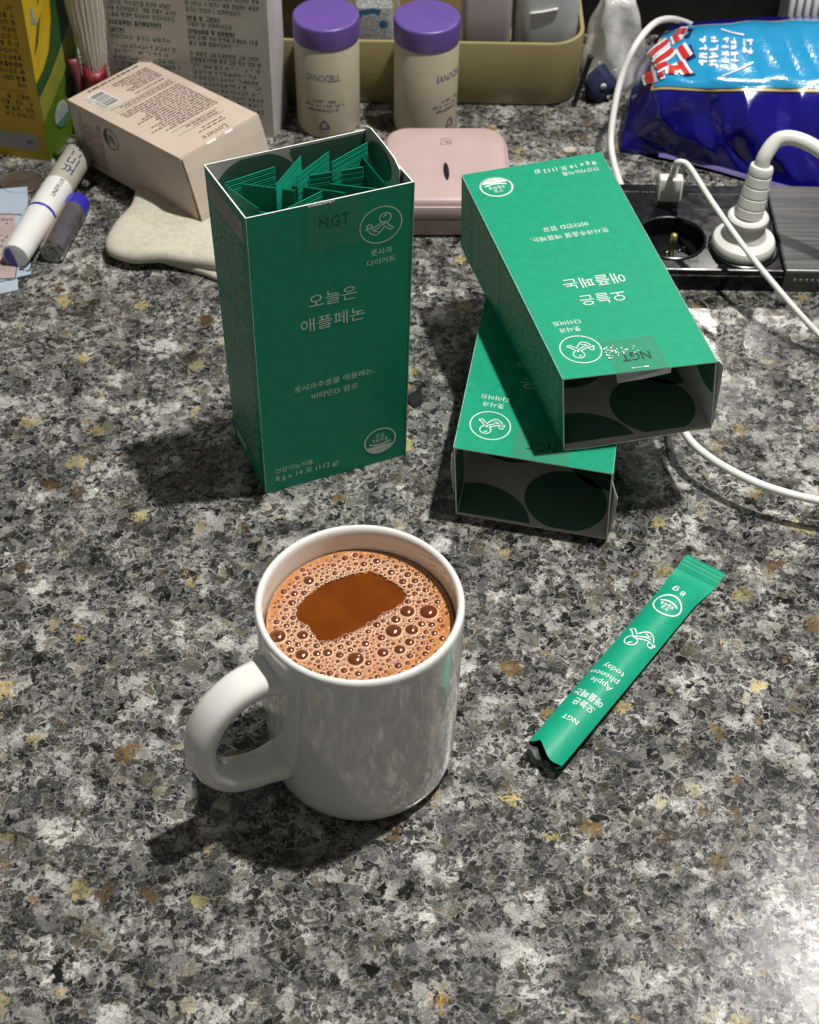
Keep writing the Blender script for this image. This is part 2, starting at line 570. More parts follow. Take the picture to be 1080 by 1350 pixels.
def stroke_text(body, x, y, width, height, weight=0.10):
    """Korean line starting at x, centred on y, squeezed to width; glyphs outside the syllable block become little ticks"""
    units = sum(1.0 if '가' <= ch <= '힣' else 0.5 for ch in body)
    pit = width/units
    parts = []
    cx = x
    for ch in body:
        if '가' <= ch <= '힣':
            c = ord(ch)-0xAC00
            i, v, f = c//588, (c % 588)//28, c % 28
            lo = .36 if f else .04
            q = []
            if v in VERT:
                wide = '|' in VERT[v]
                q += _fit(INI[i], .06, lo+.06, .46, .94)+_vert(VERT[v], .66 if wide else .74, lo, 1.0)
            elif v in HORI:
                ini_lo = lo+(.44 if not f else .36)
                up = 'U' in HORI[v]
                q += _fit(INI[i], .2, min(.72, ini_lo), .8, .98)+_hori(HORI[v], lo+(.06 if up else .20 if not f else .14), .04, .96)
            else:
                a, b = COMP[v]
                q += _fit(INI[i], .08, lo+.34, .54, .95)+_hori(a, lo+(.04 if a == 'U' else .16), .0, .62)+_vert(b, .76, lo, 1.0)
            if f:
                q += _fit(FIN[f], .2, .02, .8, .28)
            for pl in q:
                parts.append(stroke([(cx+px*pit*.92, y-height/2+py*height) for px, py in pl], height*weight))
            cx += pit
        else:
            if ch in '[]()1|':
                parts.append(stroke([(cx+pit*.22, y-height*.55), (cx+pit*.22, y+height*.55)], height*weight*1.3))
            elif ch in '.,':
                parts.append(stroke([(cx+pit*.1, y-height*.45), (cx+pit*.2, y-height*.45)], height*weight*1.2))
            elif ch == '-':
                parts.append(stroke([(cx+pit*.05, y), (cx+pit*.42, y)], height*weight))
            elif ch != ' ':
                t_ = text2(ch, 0, 0, height=height)
                parts.append(([(cx+pit*.24+p[0]*.9, y+p[1]) for p in t_[0]], t_[1]))
            cx += pit*.5
    return join2(*parts)

def wordrows(x0, y0, x1, y1, lines, rng, fill=(0.75, 1.0), thick=0.42):
    """rows of tiny latin print: broken dashes of word length"""
    V, F = [], []
    lh = (y1-y0)/lines
    for j in range(lines):
        yc = y1-(j+0.5)*lh
        x, end = x0, x0+(x1-x0)*rng.uniform(*fill)
        while x < end:
            w = lh*rng.uniform(0.5, 2.2)
            h = lh*thick*rng.uniform(0.75, 1.1)
            n = len(V)
            V += [(x, yc-h/2), (min(end, x+w), yc-h/2), (min(end, x+w), yc+h/2), (x, yc+h/2)]
            F.append((n, n+1, n+2, n+3))
            x += w+lh*rng.uniform(0.25, 0.45)
    return V, F

def show2(name, m, fn, material, parent, e=0.00012, label=None):
    V = [fn(u, v, e) for u, v in m[0]]
    o = mk(name, V, m[1], material, parent)
    if label:
        o['label'] = label
    return o

def plane_map(O, ex, ey):
    O, ex, ey = (np.array(v, float) for v in (O, ex, ey))
    ex /= np.linalg.norm(ex)
    ey = ey-ex*(ey@ex)
    ey /= np.linalg.norm(ey)
    n = np.cross(ex, ey)
    return lambda u, v, e: O+ex*u+ey*v+n*e

# ------------------------------------------------------------------ the countertop
g = MB().box(-0.9, 0.9, 0.02, 1.45, -0.03, 0.0)
counter = g.make('countertop', granite())
counter['kind'] = 'structure'

# ------------------------------------------------------------------ the green cartons
CW, CD, CH = 0.0745, 0.0451, 0.166

def hexmap(bot, top):
    """bot/top: FL, FR, BR, BL corners of the standing carton; a left>right, b front>back, c bottom>top"""
    bot, top = np.array(bot, float), np.array(top, float)
    def M(a, b, c):
        def q(s):
            return s[0]*(1-a)*(1-b)+s[1]*a*(1-b)+s[2]*a*b+s[3]*(1-a)*b
        return q(bot)*(1-c)+q(top)*c
    return M

def panel(M, a0, a1, b0, b1, c0, c1, name, parent, faces):
    """thin card as a fine grid; faces = material index for -c,+c,-b,+a,+b,-a sides (0 green,1 inside,2 white edge)"""
    m = MB()
    n = 10
    A, B_, C_ = np.linspace(a0, a1, n+1), np.linspace(b0, b1, n+1), np.linspace(c0, c1, n+1)
    def grid(fn, us, vs, i, flip):
        V = [fn(u, v) for v in vs for u in us]
        k = len(us)
        F = [(j*k+q, j*k+q+1, (j+1)*k+q+1, (j+1)*k+q) for j in range(len(vs)-1) for q in range(k-1)]
        m.add(V, [f[::-1] for f in F] if flip else F, i)
    ends = lambda x: x[[0, -1]]
    thin = min((a1-a0)*CW, (b1-b0)*CD, (c1-c0)*CH)
    As = ends(A) if (a1-a0)*CW == thin else A
    Bs = ends(B_) if (b1-b0)*CD == thin else B_
    Cs = ends(C_) if (c1-c0)*CH == thin else C_
    grid(lambda u, v: M(u, v, c0), As, Bs, faces[0], True)
    grid(lambda u, v: M(u, v, c1), As, Bs, faces[1], False)
    grid(lambda u, v: M(u, b0, v), As, Cs, faces[2], False)
    grid(lambda u, v: M(a1, u, v), Bs, Cs, faces[3], False)
    grid(lambda u, v: M(u, b1, v), As, Cs, faces[4], True)
    grid(lambda u, v: M(a0, u, v), Bs, Cs, faces[5], True)
    return m.make(name, [GREEN, INSIDE, WHITECARD], parent)

def figure_logo(cx, cy, r, w, ring=True):
    """ringed line drawing: a figure lying back holding an apple"""
    k = r/205.0
    def L(pts, ww=1.0, closed=False):
        return stroke([(cx+(x-648)*k, cy-(y-1040)*k) for x, y in pts], w*ww, closed)
    parts = [ring2(cx+42*k, cy+72*k, 56*k, w*0.9, 24),
             L([(690, 925), (684, 948), (668, 955)]), L([(690, 925), (697, 945)]),
             ring2(cx-112*k, cy+6*k, 24*k, w*0.8, 14), L([(500, 1072), (512, 1040), (528, 1020)], 0.8), L([(508, 1078), (522, 1050)], 0.8),
             L([(548, 1060), (575, 1055), (610, 1040), (650, 1018), (690, 1012)]),
             L([(555, 1085), (600, 1080), (640, 1055), (690, 1030)], 0.9),
             L([(528, 1080), (545, 1115), (575, 1138), (604, 1146), (635, 1126), (660, 1096), (684, 1062), (705, 1082), (735, 1116), (772, 1104), (768, 1092)]),
             L([(690, 1012), (712, 1035), (738, 1076), (768, 1092)]),
             L([(575, 1110), (600, 1080), (590, 1100), (625, 1112)], 0.8)]
    if ring:
        parts.append(ring2(cx, cy, r, w, 56))
    return join2(*parts)

def health_mark(cx, cy, r):
    """round mark: two lines of lettering, a curved bar and a filled foot"""
    w = r*0.10
    a = np.linspace(R(205), R(335), 22)
    seg = [(cx+r*math.cos(t), cy+r*math.sin(t)) for t in a]
    bar = stroke([(cx+r*0.70*x, cy-r*0.20+0.17*r*x*x-0.13*r) for x in np.linspace(-1, 1, 15)], w*1.25)
    return join2(ring2(cx, cy, r, w, 40), poly2(seg), bar,
                 stroke_text('건강', cx-r*.32, cy+r*0.42, r*.64, r*0.30, .14), stroke_text('기능식품', cx-r*.56, cy+r*0.06, r*1.12, r*0.28, .14))

def carton(name, bot, top, label, seal, seed):
    rng = random.Random(seed)
    M = hexmap(bot, top)
    base = np.mean(np.vstack([bot, top]), axis=0)
    base[2] = min(np.vstack([bot, top])[:, 2])
    t = thing(name, base, label, 'carton', 'green supplement cartons')
    ta, tb, tcc = 0.00055/CW, 0.00055/CD, 0.00055/CH
    front = panel(M, 0, 1, 0, tb, 0, 1, 'front_panel', t, [2, 2, 0, 0, 1, 0])
    back = panel(M, 0, 1, 1-tb, 1, 0, 1, 'back_panel', t, [2, 2, 1, 0, 0, 0])
    left = panel(M, 0.0, ta, tb, 1-tb, 0, 0.9985, 'side_panel', t, [2, 2, 0, 1, 0, 0])
    right = panel(M, 1-ta, 1, tb, 1-tb, 0, 0.9985, 'side_panel', t, [2, 2, 0, 0, 0, 1])
    panel(M, ta, 1-ta, tb, 1-tb, 0.002, 0.002+tcc, 'bottom_panel', t, [0, 1, 0, 0, 0, 0])
    # worn pale fold lines down the corners
    wear = MB()
    for a, b in ((0, 0), (1, 0)):
        P = [M(a+(0.0006 if a else -0.0006), b-0.001, c) for c in np.linspace(0.0, 1, 30)]
        V, F = tube(P, [0.00013+0.00012*rng.random() for _ in P], 5)
        wear.add(V, F)
    wear.make('worn_edge', mat('worn_edge', (0.30, 0.48, 0.38, 1), 0.7, 0.2, 700), t)
    # discs printed on the inside
    inner = []
    for ca, cc, r in ((0.30, 0.875, 0.0205), (0.86, 1.02, 0.0265), (0.02, 0.66, 0.024), (0.72, 0.62, 0.022)):
        pts = [((ca*CW+r*math.cos(u)), (cc*CH+r*math.sin(u))) for u in np.linspace(0, 2*np.pi, 56, endpoint=False)]
        pts = clip_rect(pts, 0.0012, 0.002, CW-0.0012, CH-0.0012)
        if len(pts) > 2:
            inner.append(poly2(pts))
    show2('inside_print', join2(*inner), lambda u, v, e: M(u/CW, 1-tb-e/CD, v/CH), INPRINT, back)
    for wall, s, lst in ((left, 0, ((0.10, 0.93, 0.020), (0.85, 0.62, 0.022))), (right, 1, ((0.70, 0.99, 0.023), (0.1, 0.70, 0.022)))):
        inner = []
        for cb, cc, r in lst:
            pts = clip_rect([((cb*CD+r*math.cos(u)), (cc*CH+r*math.sin(u))) for u in np.linspace(0, 2*np.pi, 48, endpoint=False)], 0.0012, 0.002, CD-0.0012, CH-0.0012)
            inner.append(poly2(pts))
        show2('inside_print', join2(*inner), (lambda u, v, e: M(ta+e/CW, u/CD, v/CH)) if s == 0 else (lambda u, v, e: M(1-ta-e/CW, u/CD, v/CH)), INPRINT, wall)
    # front artwork, millimetres
    ff = lambda u, v, e: M(u*0.001/CW, -e/CD, v*0.001/CH)
    def T(*a, **k):
        return text2(*a, **k)
    show2('logo', figure_logo(59.6, 147.2, 9.6, 0.52), ff, SILVERPRINT, front)
    show2('lettering', join2(T('풋사과', 60, 132.6, width=10.2, weight=0.0), T('다이어트', 60, 127.4, width=13.4, weight=0.0)), ff, SILVERPRINT, front)
    show2('lettering', join2(T('오늘은', 37.1, 113.4, width=22.6, weight=-0.002), T('애플페논', 37.0, 100.2, width=30.6, weight=-0.002)), ff, SILVERPRINT, front)
    show2('lettering', join2(T('풋사과추출물 애플페논,', 37.2, 63.0, width=40.0, weight=-0.002), T('비타민D 함유', 37.2, 56.2, width=23.2, weight=-0.002)), ff, SILVERPRINT, front)
    show2('lettering', join2(T('건강기능식품', 5.5, 13.6, width=19.6, weight=-0.002, align='L'), T('8 g x 14 포 (112 g)', 5.5, 8.2, width=32.6, weight=0.0, align='L')), ff, SILVERPRINT, front)
    show2('certification_mark', health_mark(60.5, 15.2, 8.1), ff, SILVERPRINT, front)
    show2('certification_print', scribble(56.0, 9.0, 65, 10.1, 1, rng, (1, 1), 0.2), ff, DARKPRINT, front, e=0.0002)
    # side artwork
    fl = lambda u, v, e: M(-e/CW, 1-u*0.001/CD, v*0.001/CH)
    fr = lambda u, v, e: M(1+e/CW, u*0.001/CD, v*0.001/CH)
    show2('small_print_label', rect2(3.0, 150, 40.5, 161), fl, GREYPRINT, left)
    show2('small_print', scribble(3.6, 150.8, 40, 160.4, 6, rng, (0.7, 1), 0.16), fl, DARKPRINT, left, e=0.0002)
    show2('small_print', join2(scribble(3, 104, 41, 148, 19, rng, (0.8, 1), 0.26), scribble(3, 12, 41, 100, 38, rng, (0.88, 1), 0.26), rect2(4, 5, 19, 9.5),
                               stroke([(2.4, 102), (41.6, 102)], 0.25), stroke([(2.4, 149.4), (41.6, 149.4)], 0.25)), fl, MICRO, left)
    show2('small_print', join2(ring2(35, 11, 6.3, 0.5, 32), scribble(31.5, 8, 39, 14, 3, rng, (1, 1), 0.2), scribble(5, 6, 26, 17, 6, rng, (0.8, 1), 0.16), scribble(3, 22, 42, 66, 19, rng, (0.8, 1), 0.26), scribble(3, 70, 42, 160, 39, rng, (0.86, 1), 0.26)), fr, MICRO, right)
    # the clear seal over the mouth
    sx0, sx1, sy0 = seal
    tape = NT('clear_seal_'+str(seed))
    tape.b.inputs['Base Color'].default_value = (0.10, 0.32, 0.20, 1)
    tape.b.inputs['Alpha'].default_value = 0.30
    tape.b.inputs['Roughness'].default_value = 0.16
    tcn = tape.n('ShaderNodeTexCoord').outputs['Object']
    tape.bump(tape.noise(tcn, 260, 3).outputs[0], 0.25, 0.0005)
    V, F = [], []
    n = 8
    for j in range(n+1):
        for i in range(n+1):
            V.append(ff(sx0+(sx1-sx0)*i/n, sy0+(166.0-sy0)*j/n, 0.00030+0.00006*rng.random()))
    F = [(j*(n+1)+i, j*(n+1)+i+1, (j+1)*(n+1)+i+1, (j+1)*(n+1)+i) for j in range(n) for i in range(n)]
    sl = mk('seal_sticker', V, F, tape.m, t, smooth=True)
    show2('lettering', T('NGT', (sx0+sx1)/2, (sy0+166)/2+1.5, width=13.8, height=5.6, weight=-0.008), ff, mat('seal_ink', (0.003, 0.05, 0.03, 1), 0.3), sl, e=0.00045)
    return t, M, front, rng, ff

# standing carton
z = 0.0
A_bot = [(-.0715, .5589, z), (-.0026, .5885, z), (-.0217, .6308, z), (-.0906, .6012, z)]
A_top = [(-.0716, .5604, .166), (-.0004, .5891, .166), (-.0217, .6298, .166), (-.0932, .5994, .166)]
boxA, MA, frontA, rngA, ffA = carton('supplement_carton', A_bot, A_top, 'open green carton standing upright, filled with green sachets', (26, 51, 141), 3)
def card(name, outline, thick_dir, parent, thick=0.0005):
    """flap cut from card: outline (3D loop) extruded along thick_dir"""
    P = np.array(outline, float)
    d = np.array(thick_dir, float)
    d = d/np.linalg.norm(d)*thick
    n = len(P)
    m = MB().add(list(P), [tuple(range(n))], 1).add(list(P+d), [tuple(range(n-1, -1, -1))], 1)
    m.add(list(P)+list(P+d), [(i, n+i, n+(i+1) % n, (i+1) % n) for i in range(n)], 2)
    return m.make(name, [GREEN, INSIDE, WHITECARD], parent)
def mA(a, b, c):
    return MA(a, b, c)
fl = [mA(0.985, 0.99, 0.86), mA(0.985, 0.99, 1.012), mA(0.992, 0.90, 1.020), mA(0.993, 0.62, 1.018), mA(0.993, 0.38, 1.010), mA(0.985, 0.24, 1.0), mA(0.982, 0.23, 0.94), mA(0.980, 0.24, 0.86)]
flapA = card('tuck_flap', fl, mA(0, 0, 0)-mA(1, 0, 0), boxA)
fl_pr = clip_rect([(0.022+0.017*math.cos(u), 0.160+0.014*math.sin(u)) for u in np.linspace(0, 2*np.pi, 40, endpoint=False)], 0.012, 0.147, 0.034, 0.1665)
show2('inside_print', poly2([(0.030+0.0115*math.cos(u), 0.1585+0.008*math.sin(u)) for u in np.linspace(0, 2*np.pi, 30, endpoint=False)]), lambda u, v, e: MA(0.985-0.0075-e/CW, u/CD, v/CH), INPRINT, flapA)
rag = MB()
for i in range(16):
    u = 26.5+i*0.75+rngA.uniform(-.3, .3)
    h = rngA.uniform(0.3, 1.5)
    rag.add([ffA(u, 165.2, 0.0004), ffA(u+0.9, 165.2+rngA.uniform(-.4, .2), 0.0004), ffA(u+0.6, 165.4+h, 0.0002), ffA(u+0.1, 165.5+h*0.8, 0.0005)], [(0, 1, 2, 3)])
rag.make('torn_paper', WHITECARD, boxA)

# lower carton of the stack, lying on its back with the mouth towards the mug
lv = np.array([.0254, .1641, 0])
C_f = {'R1': np.array([.0203, .5480, .0451]), 'L1': np.array([.0944, .5323, .0451])}
C_b = {'R1': np.array([.0228, .5473, .0]), 'L1': np.array([.0964, .5318, .0])}
up = np.array([0, 0, .0003])
C_bot = [C_f['L1']+lv, C_f['R1']+lv, C_b['R1']+lv+up, C_b['L1']+lv+up]
C_top = [C_f['L1'], C_f['R1'], C_b['R1']+up, C_b['L1']+up]
boxC, MC, frontC, rngC, ffC = carton('supplement_carton', C_bot, C_top, 'empty green carton lying underneath another, open end showing', (21, 47, 144), 5)
fl = [MC(0.0, 0.22, 0.97), MC(-0.02, 0.22, 1.0), MC(-0.045, 0.30, 1.012), MC(-0.035, 0.62, 1.0), MC(-0.005, 0.96, 0.995), MC(0.0, 0.96, 0.97)]
card('side_flap', fl, MC(0, 0, 1)-MC(0, 0, 0), boxC)
fl = [MC(1.002, 0.04, 0.995), MC(1.012, 0.08, 1.004), MC(1.020, 0.30, 1.008), MC(1.010, 0.62, 1.004), MC(1.002, 0.70, 0.99)]
card('side_flap', fl, MC(0, 0, 1)-MC(0, 0, 0), boxC, 0.0004)

# upper carton of the stack
zb, zt = .0455, .0906
B_bot = [(.0978, .7273, zt), (.0240, .7041, zt), (.0253, .7022, zb), (.0991, .7254, zb)]
B_top = [(.1397, .5603, zt), (.0682, .5465, zt), (.0722, .5477, zb), (.1444, .5641, zb)]
boxB, MB_, frontB, rngB, ffB = carton('supplement_carton', B_bot, B_top, 'empty green carton lying across the top of another, open end showing', (23, 49, 143.5), 7)
fl = [MB_(0.0, 0.02, 0.97), MB_(-0.012, 0.02, 0.985), MB_(-0.034, 0.03, 1.004), MB_(-0.032, 0.30, 1.002), MB_(-0.004, 0.93, 0.998), MB_(0.0, 0.98, 0.97)]
card('side_flap', fl, MB_(0, 0, 1)-MB_(0, 0, 0), boxB)
# long white side fold seen along the right edge
fl = [MB_(-0.004, 0.03, 0.0), MB_(-0.013, 0.06, 0.0), MB_(-0.013, 0.06, 0.99), MB_(-0.004, 0.03, 0.99)]
card('glue_flap', fl, (0, 0, 1), boxB, 0.0004)
# bottom lip of the mouth, card edge curling down
fl = [MB_(0.0, 0.99, 0.985), MB_(1.0, 0.99, 0.985), MB_(1.0, 1.0, 1.006), MB_(0.85, 0.995, 1.012), MB_(0.5, 0.992, 1.008), MB_(0.2, 0.99, 1.004)]
card('front_lip', fl, (0, 0, 1), boxB, 0.0005)
clear = NT('clear_plastic_film')
clear.b.inputs['Base Color'].default_value = (0.9, 0.92, 0.92, 1)
clear.b.inputs['Roughness'].default_value = 0.12
clear.b.inputs['Alpha'].default_value = 0.14
tcn = clear.n('ShaderNodeTexCoord').outputs['Object']
clear.bump(clear.noise(tcn, 300, 3).outputs[0], 0.4, 0.001)
CLEAR = clear.m
mk('seal_tail', [MB_(.66, 0, 1.0), MB_(.30, 0, 1.0), MB_(.31, .05, 1.008), MB_(.50, .09, 1.010), MB_(.655, .11, 1.008)], [(0, 1, 2, 3, 4)], CLEAR, boxB)
# white scuffs where the seal tore the printed face
sc = []
for i in range(46):
    u = 49.5-abs(rngB.gauss(0, 7.5))
    v = 152.5+rngB.gauss(0, 1.5)*(1+0.5*(u > 44))
    r = rngB.uniform(0.15, 0.75)
    sc.append(poly2([(u+r*rngB.uniform(.5, 1)*math.cos(w), v+r*rngB.uniform(.4, 1)*math.sin(w)) for w in np.linspace(0, 2*np.pi, 7, endpoint=False)]))
for i in range(9):
    u = 33+i*0.95
    r = rngB.uniform(0.2, 0.6)
    sc.append(poly2([(u+r*math.cos(w), 164.3+r*rngB.uniform(.6, 1.4)*math.sin(w)) for w in np.linspace(0, 2*np.pi, 6, endpoint=False)]))
show2('paper_scuff', join2(*sc), lambda u, v, e: ffB(u, v, e), WHITECARD, frontB, e=0.0006)

# ------------------------------------------------------------------ sachets
def sachet_mesh(width, length, thick, open_end=False, nv=56, nu=12, rise=0.0):
    """local x across, y along (0 = sealed foot, length = head), z up; returns V,F,idx and the top surface function"""
    seal = 0.011
    def prof(y):
        a = min(1.0, max(0.0, (y-seal)/0.020))
        b = 1.0 if open_end else min(1.0, max(0.0, (length-seal-y)/0.020))
        s = (a*a*(3-2*a))*(b*b*(3-2*b))
        return s
    def half(y):
        return width/2*(1-0.13*prof(y))
    def top(u, y):
        s = prof(y)
        z = thick*s*(1-abs(u)**2.2)
        if y < seal or (not open_end and y > length-seal):
            z += 0.00022*math.sin((y if y < seal else length-y)*2*math.pi/0.00125)
        return z+0.00025
    ys = np.concatenate([np.linspace(0, seal, 40), np.linspace(seal+0.002, length-seal-0.002, nv), np.linspace(length-seal, length, 40)]) if not open_end else np.concatenate([np.linspace(0, seal, 40), np.linspace(seal+0.002, length, nv)])
    us = np.linspace(-1, 1, nu+1)
    V, F, I = [], [], []
    n = nu+1
    for side in (0, 1):
        for y in ys:
            for u in us:
                zz = top(u, y) if side == 0 else 0.00005-(0.45*thick*prof(y)*(1-abs(u)**2.2) if open_end else 0.0)
                zz += rise*(y/length)**1.15+(0.0016*prof(y) if open_end else 0.0)
                yy = y
                if open_end and y > length-0.012:
                    f = (y-(length-0.012))/0.012
                    # torn mouth: jagged, the upper film set back further
                    if side == 0:
                        jag = -0.0012-0.0030*math.exp(-((u-0.50)/0.22)**2)-0.0012*math.sin(u*5+1)-0.0040*max(0, u+0.1)
                        yy = y+f*jag
                    else:
                        yy = y+f*(-0.0008+0.0010*math.sin(u*7))
                V.append((u*half(y), yy, zz))
    m = len(ys)
    for side in (0, 1):
        o = side*m*n
        for j in range(m-1):
            for i in range(nu):
                q = (o+j*n+i, o+j*n+i+1, o+(j+1)*n+i+1, o+(j+1)*n+i)
                F.append(q if side == 0 else q[::-1])
                I.append(0)
    if open_end:
        # dark lining just inside the film
        o = len(V)
        for side in (0, 1):
            for y, u in [(y, u) for y in ys[-8:] for u in us]:
                k = side*m*n+list(ys).index(y)*n+list(us).index(u)
                x, yy, zz = V[k]
                V.append((x*0.985, yy-0.0001, zz-0.00022 if side == 0 else zz+0.0003))
        for side in (0, 1):
            for j in range(7):
                for i in range(nu):
                    q = (o+side*8*n+j*n+i, o+side*8*n+j*n+i+1, o+side*8*n+(j+1)*n+i+1, o+side*8*n+(j+1)*n+i)
                    F.append(q[::-1] if side == 0 else q)
                    I.append(1)
    return V, F, I, (lambda x, y, e: (x, y, top(max(-1, min(1, x/half(y))), y)+rise*(y/length)**1.15+(0.0016*prof(y) if open_end else 0.0)+e))

def frame(V, O, ex, ey, ez):
    V = np.asarray(V, float)
    return np.asarray(O)+V[:, :1]*ex+V[:, 1:2]*ey+V[:, 2:3]*ez

# the emptied sachet on the counter
foot, head = at(932, 743, 0.0006)*np.array([1, 1, 0]), at(713, 1001, 0.007)*np.array([1, 1, 0])
L = np.linalg.norm(head-foot)
ey = (head-foot)/L
ex = np.cross(ey, (0, 0, 1))
ez = np.array([0, 0, 1.0])
V, F, I, topfn = sachet_mesh(0.0213, L, 0.0040, True, rise=0.0055)
emptied = thing('sachet', tuple(foot*0.5+head*0.5), 'torn green stick sachet lying flat on the counter', 'sachet')
film = mk('film_wrapper', frame(V, foot, ex, ey, ez), F, [FOILGREEN, FOILDARK], emptied, smooth=True, idx=I, auto=50)
def fs(u, v, e):
    x, y, zz = topfn(u*0.001, v*0.001, e)
    return foot+ex*x+ey*y+ez*zz
show2('lettering', text2('NGT', 0.2, 123.2, width=7.6, weight=-0.002), fs, WHITE, film, e=0.0002)
show2('lettering', join2(text2('오늘은', -0.2, 113.2, width=10.2, height=4.2, weight=0.002), text2('애플페논', 0.6, 107.6, width=14.2, height=4.4, weight=0.002)), fs, WHITE, film, e=0.0002)
show2('lettering', join2(text2('Apple', -5.4, 97.6, height=4.2, align='L', weight=-0.010), text2('phenon', -5.4, 92.6, height=4.2, align='L', weight=-0.010), text2('today', -5.4, 87.4, height=4.2, align='L', weight=-0.010)), fs, WHITE, film, e=0.0002)
fig = figure_logo(0, 0, 9.6, 0.5, False)
fig = (fig[0], [f for f in fig[1]])
show2('logo', move2(fig, 0.2, 64.5, 1.12), fs, WHITE, film, e=0.0002)
show2('certification_mark', health_mark(0, 39, 6.5), fs, WHITE, film, e=0.0002)
show2('lettering', join2(text2('8', -2.0, 28.4, height=3.6, weight=-0.004), ring2(2.1, 27.8, 1.15, .5, 20), stroke([(3.3, 29.1), (3.3, 26.0), (2.8, 25.3), (2.0, 25.1), (1.1, 25.5)], .5)), fs, WHITE, film, e=0.0002)

# sachets standing in the open carton: head edge as two points seen in the carton's mouth
tops = [((297, 240), (362, 219), .1605), ((297, 242), (341.5, 274), .1590), ((318, 241), (390, 250), .1580), ((363, 243), (396, 205), .1635), ((391, 231), (433, 199), .1620),
        ((437, 213), (484, 187), .1650), ((408, 230), (479, 219), .1580), ((384, 243), (455, 253), .1540), ((435, 241), (507, 249), .1560), ((477, 204), (507, 240), .1595),
        ((372, 277), (424, 251), .1585), ((314, 274), (356, 280), .1500)]
which = ['along the back panel, at the end away from the tuck flap', 'edge-on along the side panel opposite the tuck flap', 'just in front of the back-panel one, away from the tuck flap',
         'first of three slanting ones, farthest from the tuck flap', 'middle one of three slanting against the back panel', 'slanting into the back corner beside the tuck flap',
         'facing the printed front, in front of the slanting ones', 'low in the centre, behind the torn clear seal', 'low behind the figure logo, reaching the tuck flap',
         'edge-on beside the tuck flap', 'slanting against the front panel, touching the torn seal', 'lowest one, in the front corner opposite the tuck flap']
for i, (p, q, zz) in enumerate(tops):
    P = at(*p, zz)
    Q = at(*q, zz)
    mid_ = (P+Q)/2
    d = Q-P
    w = np.linalg.norm(d)
    d /= np.linalg.norm(d)
    lean = np.array([0.0, 0.0, 1.0])
    n_ = np.cross(d, lean)
    n_ /= np.linalg.norm(n_)
    ls = min(0.138, min(P[2], Q[2])-0.003)
    V, F, I, _ = sachet_mesh(w, ls, 0.0016, False, 14, 6)
    s = mk('sachet', frame(V, mid_-lean*ls, d, lean, n_), F, [FOILGREEN], None, base=tuple(mid_-lean*ls), smooth=True, auto=60)
    props(s, 'green sachet in carton, '+which[i], 'sachet', 'sachets in the standing carton')

# torn-off sachet corner beside the standing carton
P0 = at(541, 523)
rib = MB()
dd = np.array([0.62, -0.78, 0])
ww = np.array([0.78, 0.62, 0])
for i in range(7):
    o = P0+dd*0.0011*i-ww*0.004
    l = 0.0105-0.0006*i
    rib.hexa([o+[0, 0, .0004], o+ww*l+[0, 0, .0004], o+ww*l+dd*.0007+[0, 0, .0004], o+dd*.0007+[0, 0, .0004], o+[0, 0, .0016], o+ww*l+[0, 0, .0030], o+ww*l+dd*.0007+[0, 0, .0030], o+dd*.0007+[0, 0, .0016]])
rib.hexa([P0-ww*.004, P0+ww*.0065, P0+ww*.002+dd*.0082, P0-ww*.004+dd*.0082]+[P0-ww*.004+[0, 0, .0008], P0+ww*.0065+[0, 0, .0018], P0+ww*.002+dd*.0082+[0, 0, .0014], P0-ww*.004+dd*.0082+[0, 0, .0008]])
props(rib.make('torn_strip', FOILDARK, None, base=tuple(P0)), 'small black ribbed torn sachet scrap beside the standing carton', 'scrap')

# ------------------------------------------------------------------ the mug
MX, MY, MR, MH = -0.0187, 0.406, 0.0408, 0.0998
CER = NT('white_glazed_ceramic')
CER.b.inputs['Base Color'].default_value = (0.73, 0.73, 0.69, 1)
CER.b.inputs['Roughness'].default_value = 0.07
CER.b.inputs['Coat Weight'].default_value = 0.5
CER.b.inputs['Coat Roughness'].default_value = 0.03
tcn = CER.n('ShaderNodeTexCoord').outputs['Object']
CER.bump(CER.noise(tcn, 55, 2).outputs[0], 0.12, 0.0012)
mug = thing('mug', (MX, MY, 0), 'white glazed mug full of frothy brown drink, handle to one side', 'mug')
prof = [(0.0, 0.0022), (0.029, 0.0020), (0.0305, 0.0004), (0.0335, 0.0002), (0.0355, 0.0008), (0.0372, 0.0022), (0.0386, 0.0048), (0.0393, 0.009), (0.0397, 0.02), (0.0403, 0.05), (0.0407, 0.08), (0.0409, 0.094),
        (0.0410, 0.0972), (0.0408, 0.0986), (0.0402, 0.0995), (0.0394, 0.0998), (0.0386, 0.0994), (0.0380, 0.0984), (0.0377, 0.0965), (0.0374, 0.08), (0.0370, 0.03), (0.0355, 0.010), (0.030, 0.0065), (0.0, 0.006)]
V, F = lathe(prof, MX, MY, 0, 96)
mk('body', V, F, CER.m, mug, smooth=True)
ph = R(213)
er = np.array([math.cos(ph), math.sin(ph), 0])
pts = [(0.0385, 0.0795), (0.0450, 0.0812), (0.0540, 0.0800), (0.0630, 0.0735), (0.0690, 0.0630), (0.0706, 0.0520), (0.0685, 0.0410), (0.0620, 0.0310), (0.0530, 0.0255), (0.0450, 0.0235), (0.0385, 0.0225)]
P = smooth_path([np.array([MX, MY, 0])+er*(0.0385+(r-0.0385)*1.09)+np.array([0, 0, z_]) for r, z_ in pts], 56)
tt = np.linspace(0, 1, 56)
et = np.array([-er[1], er[0], 0])
wid = 0.0077+0.0016*np.exp(-((tt)/0.05)**2)+0.0014*np.exp(-((1-tt)/0.06)**2)
V, F = tube(P, 0.0052+0.0012*np.exp(-((tt)/0.05)**2)+0.001*np.exp(-((1-tt)/0.06)**2), 28, et, wid/(0.0052+0.0012*np.exp(-((tt)/0.05)**2)+0.001*np.exp(-((1-tt)/0.06)**2)), sq=0.72)
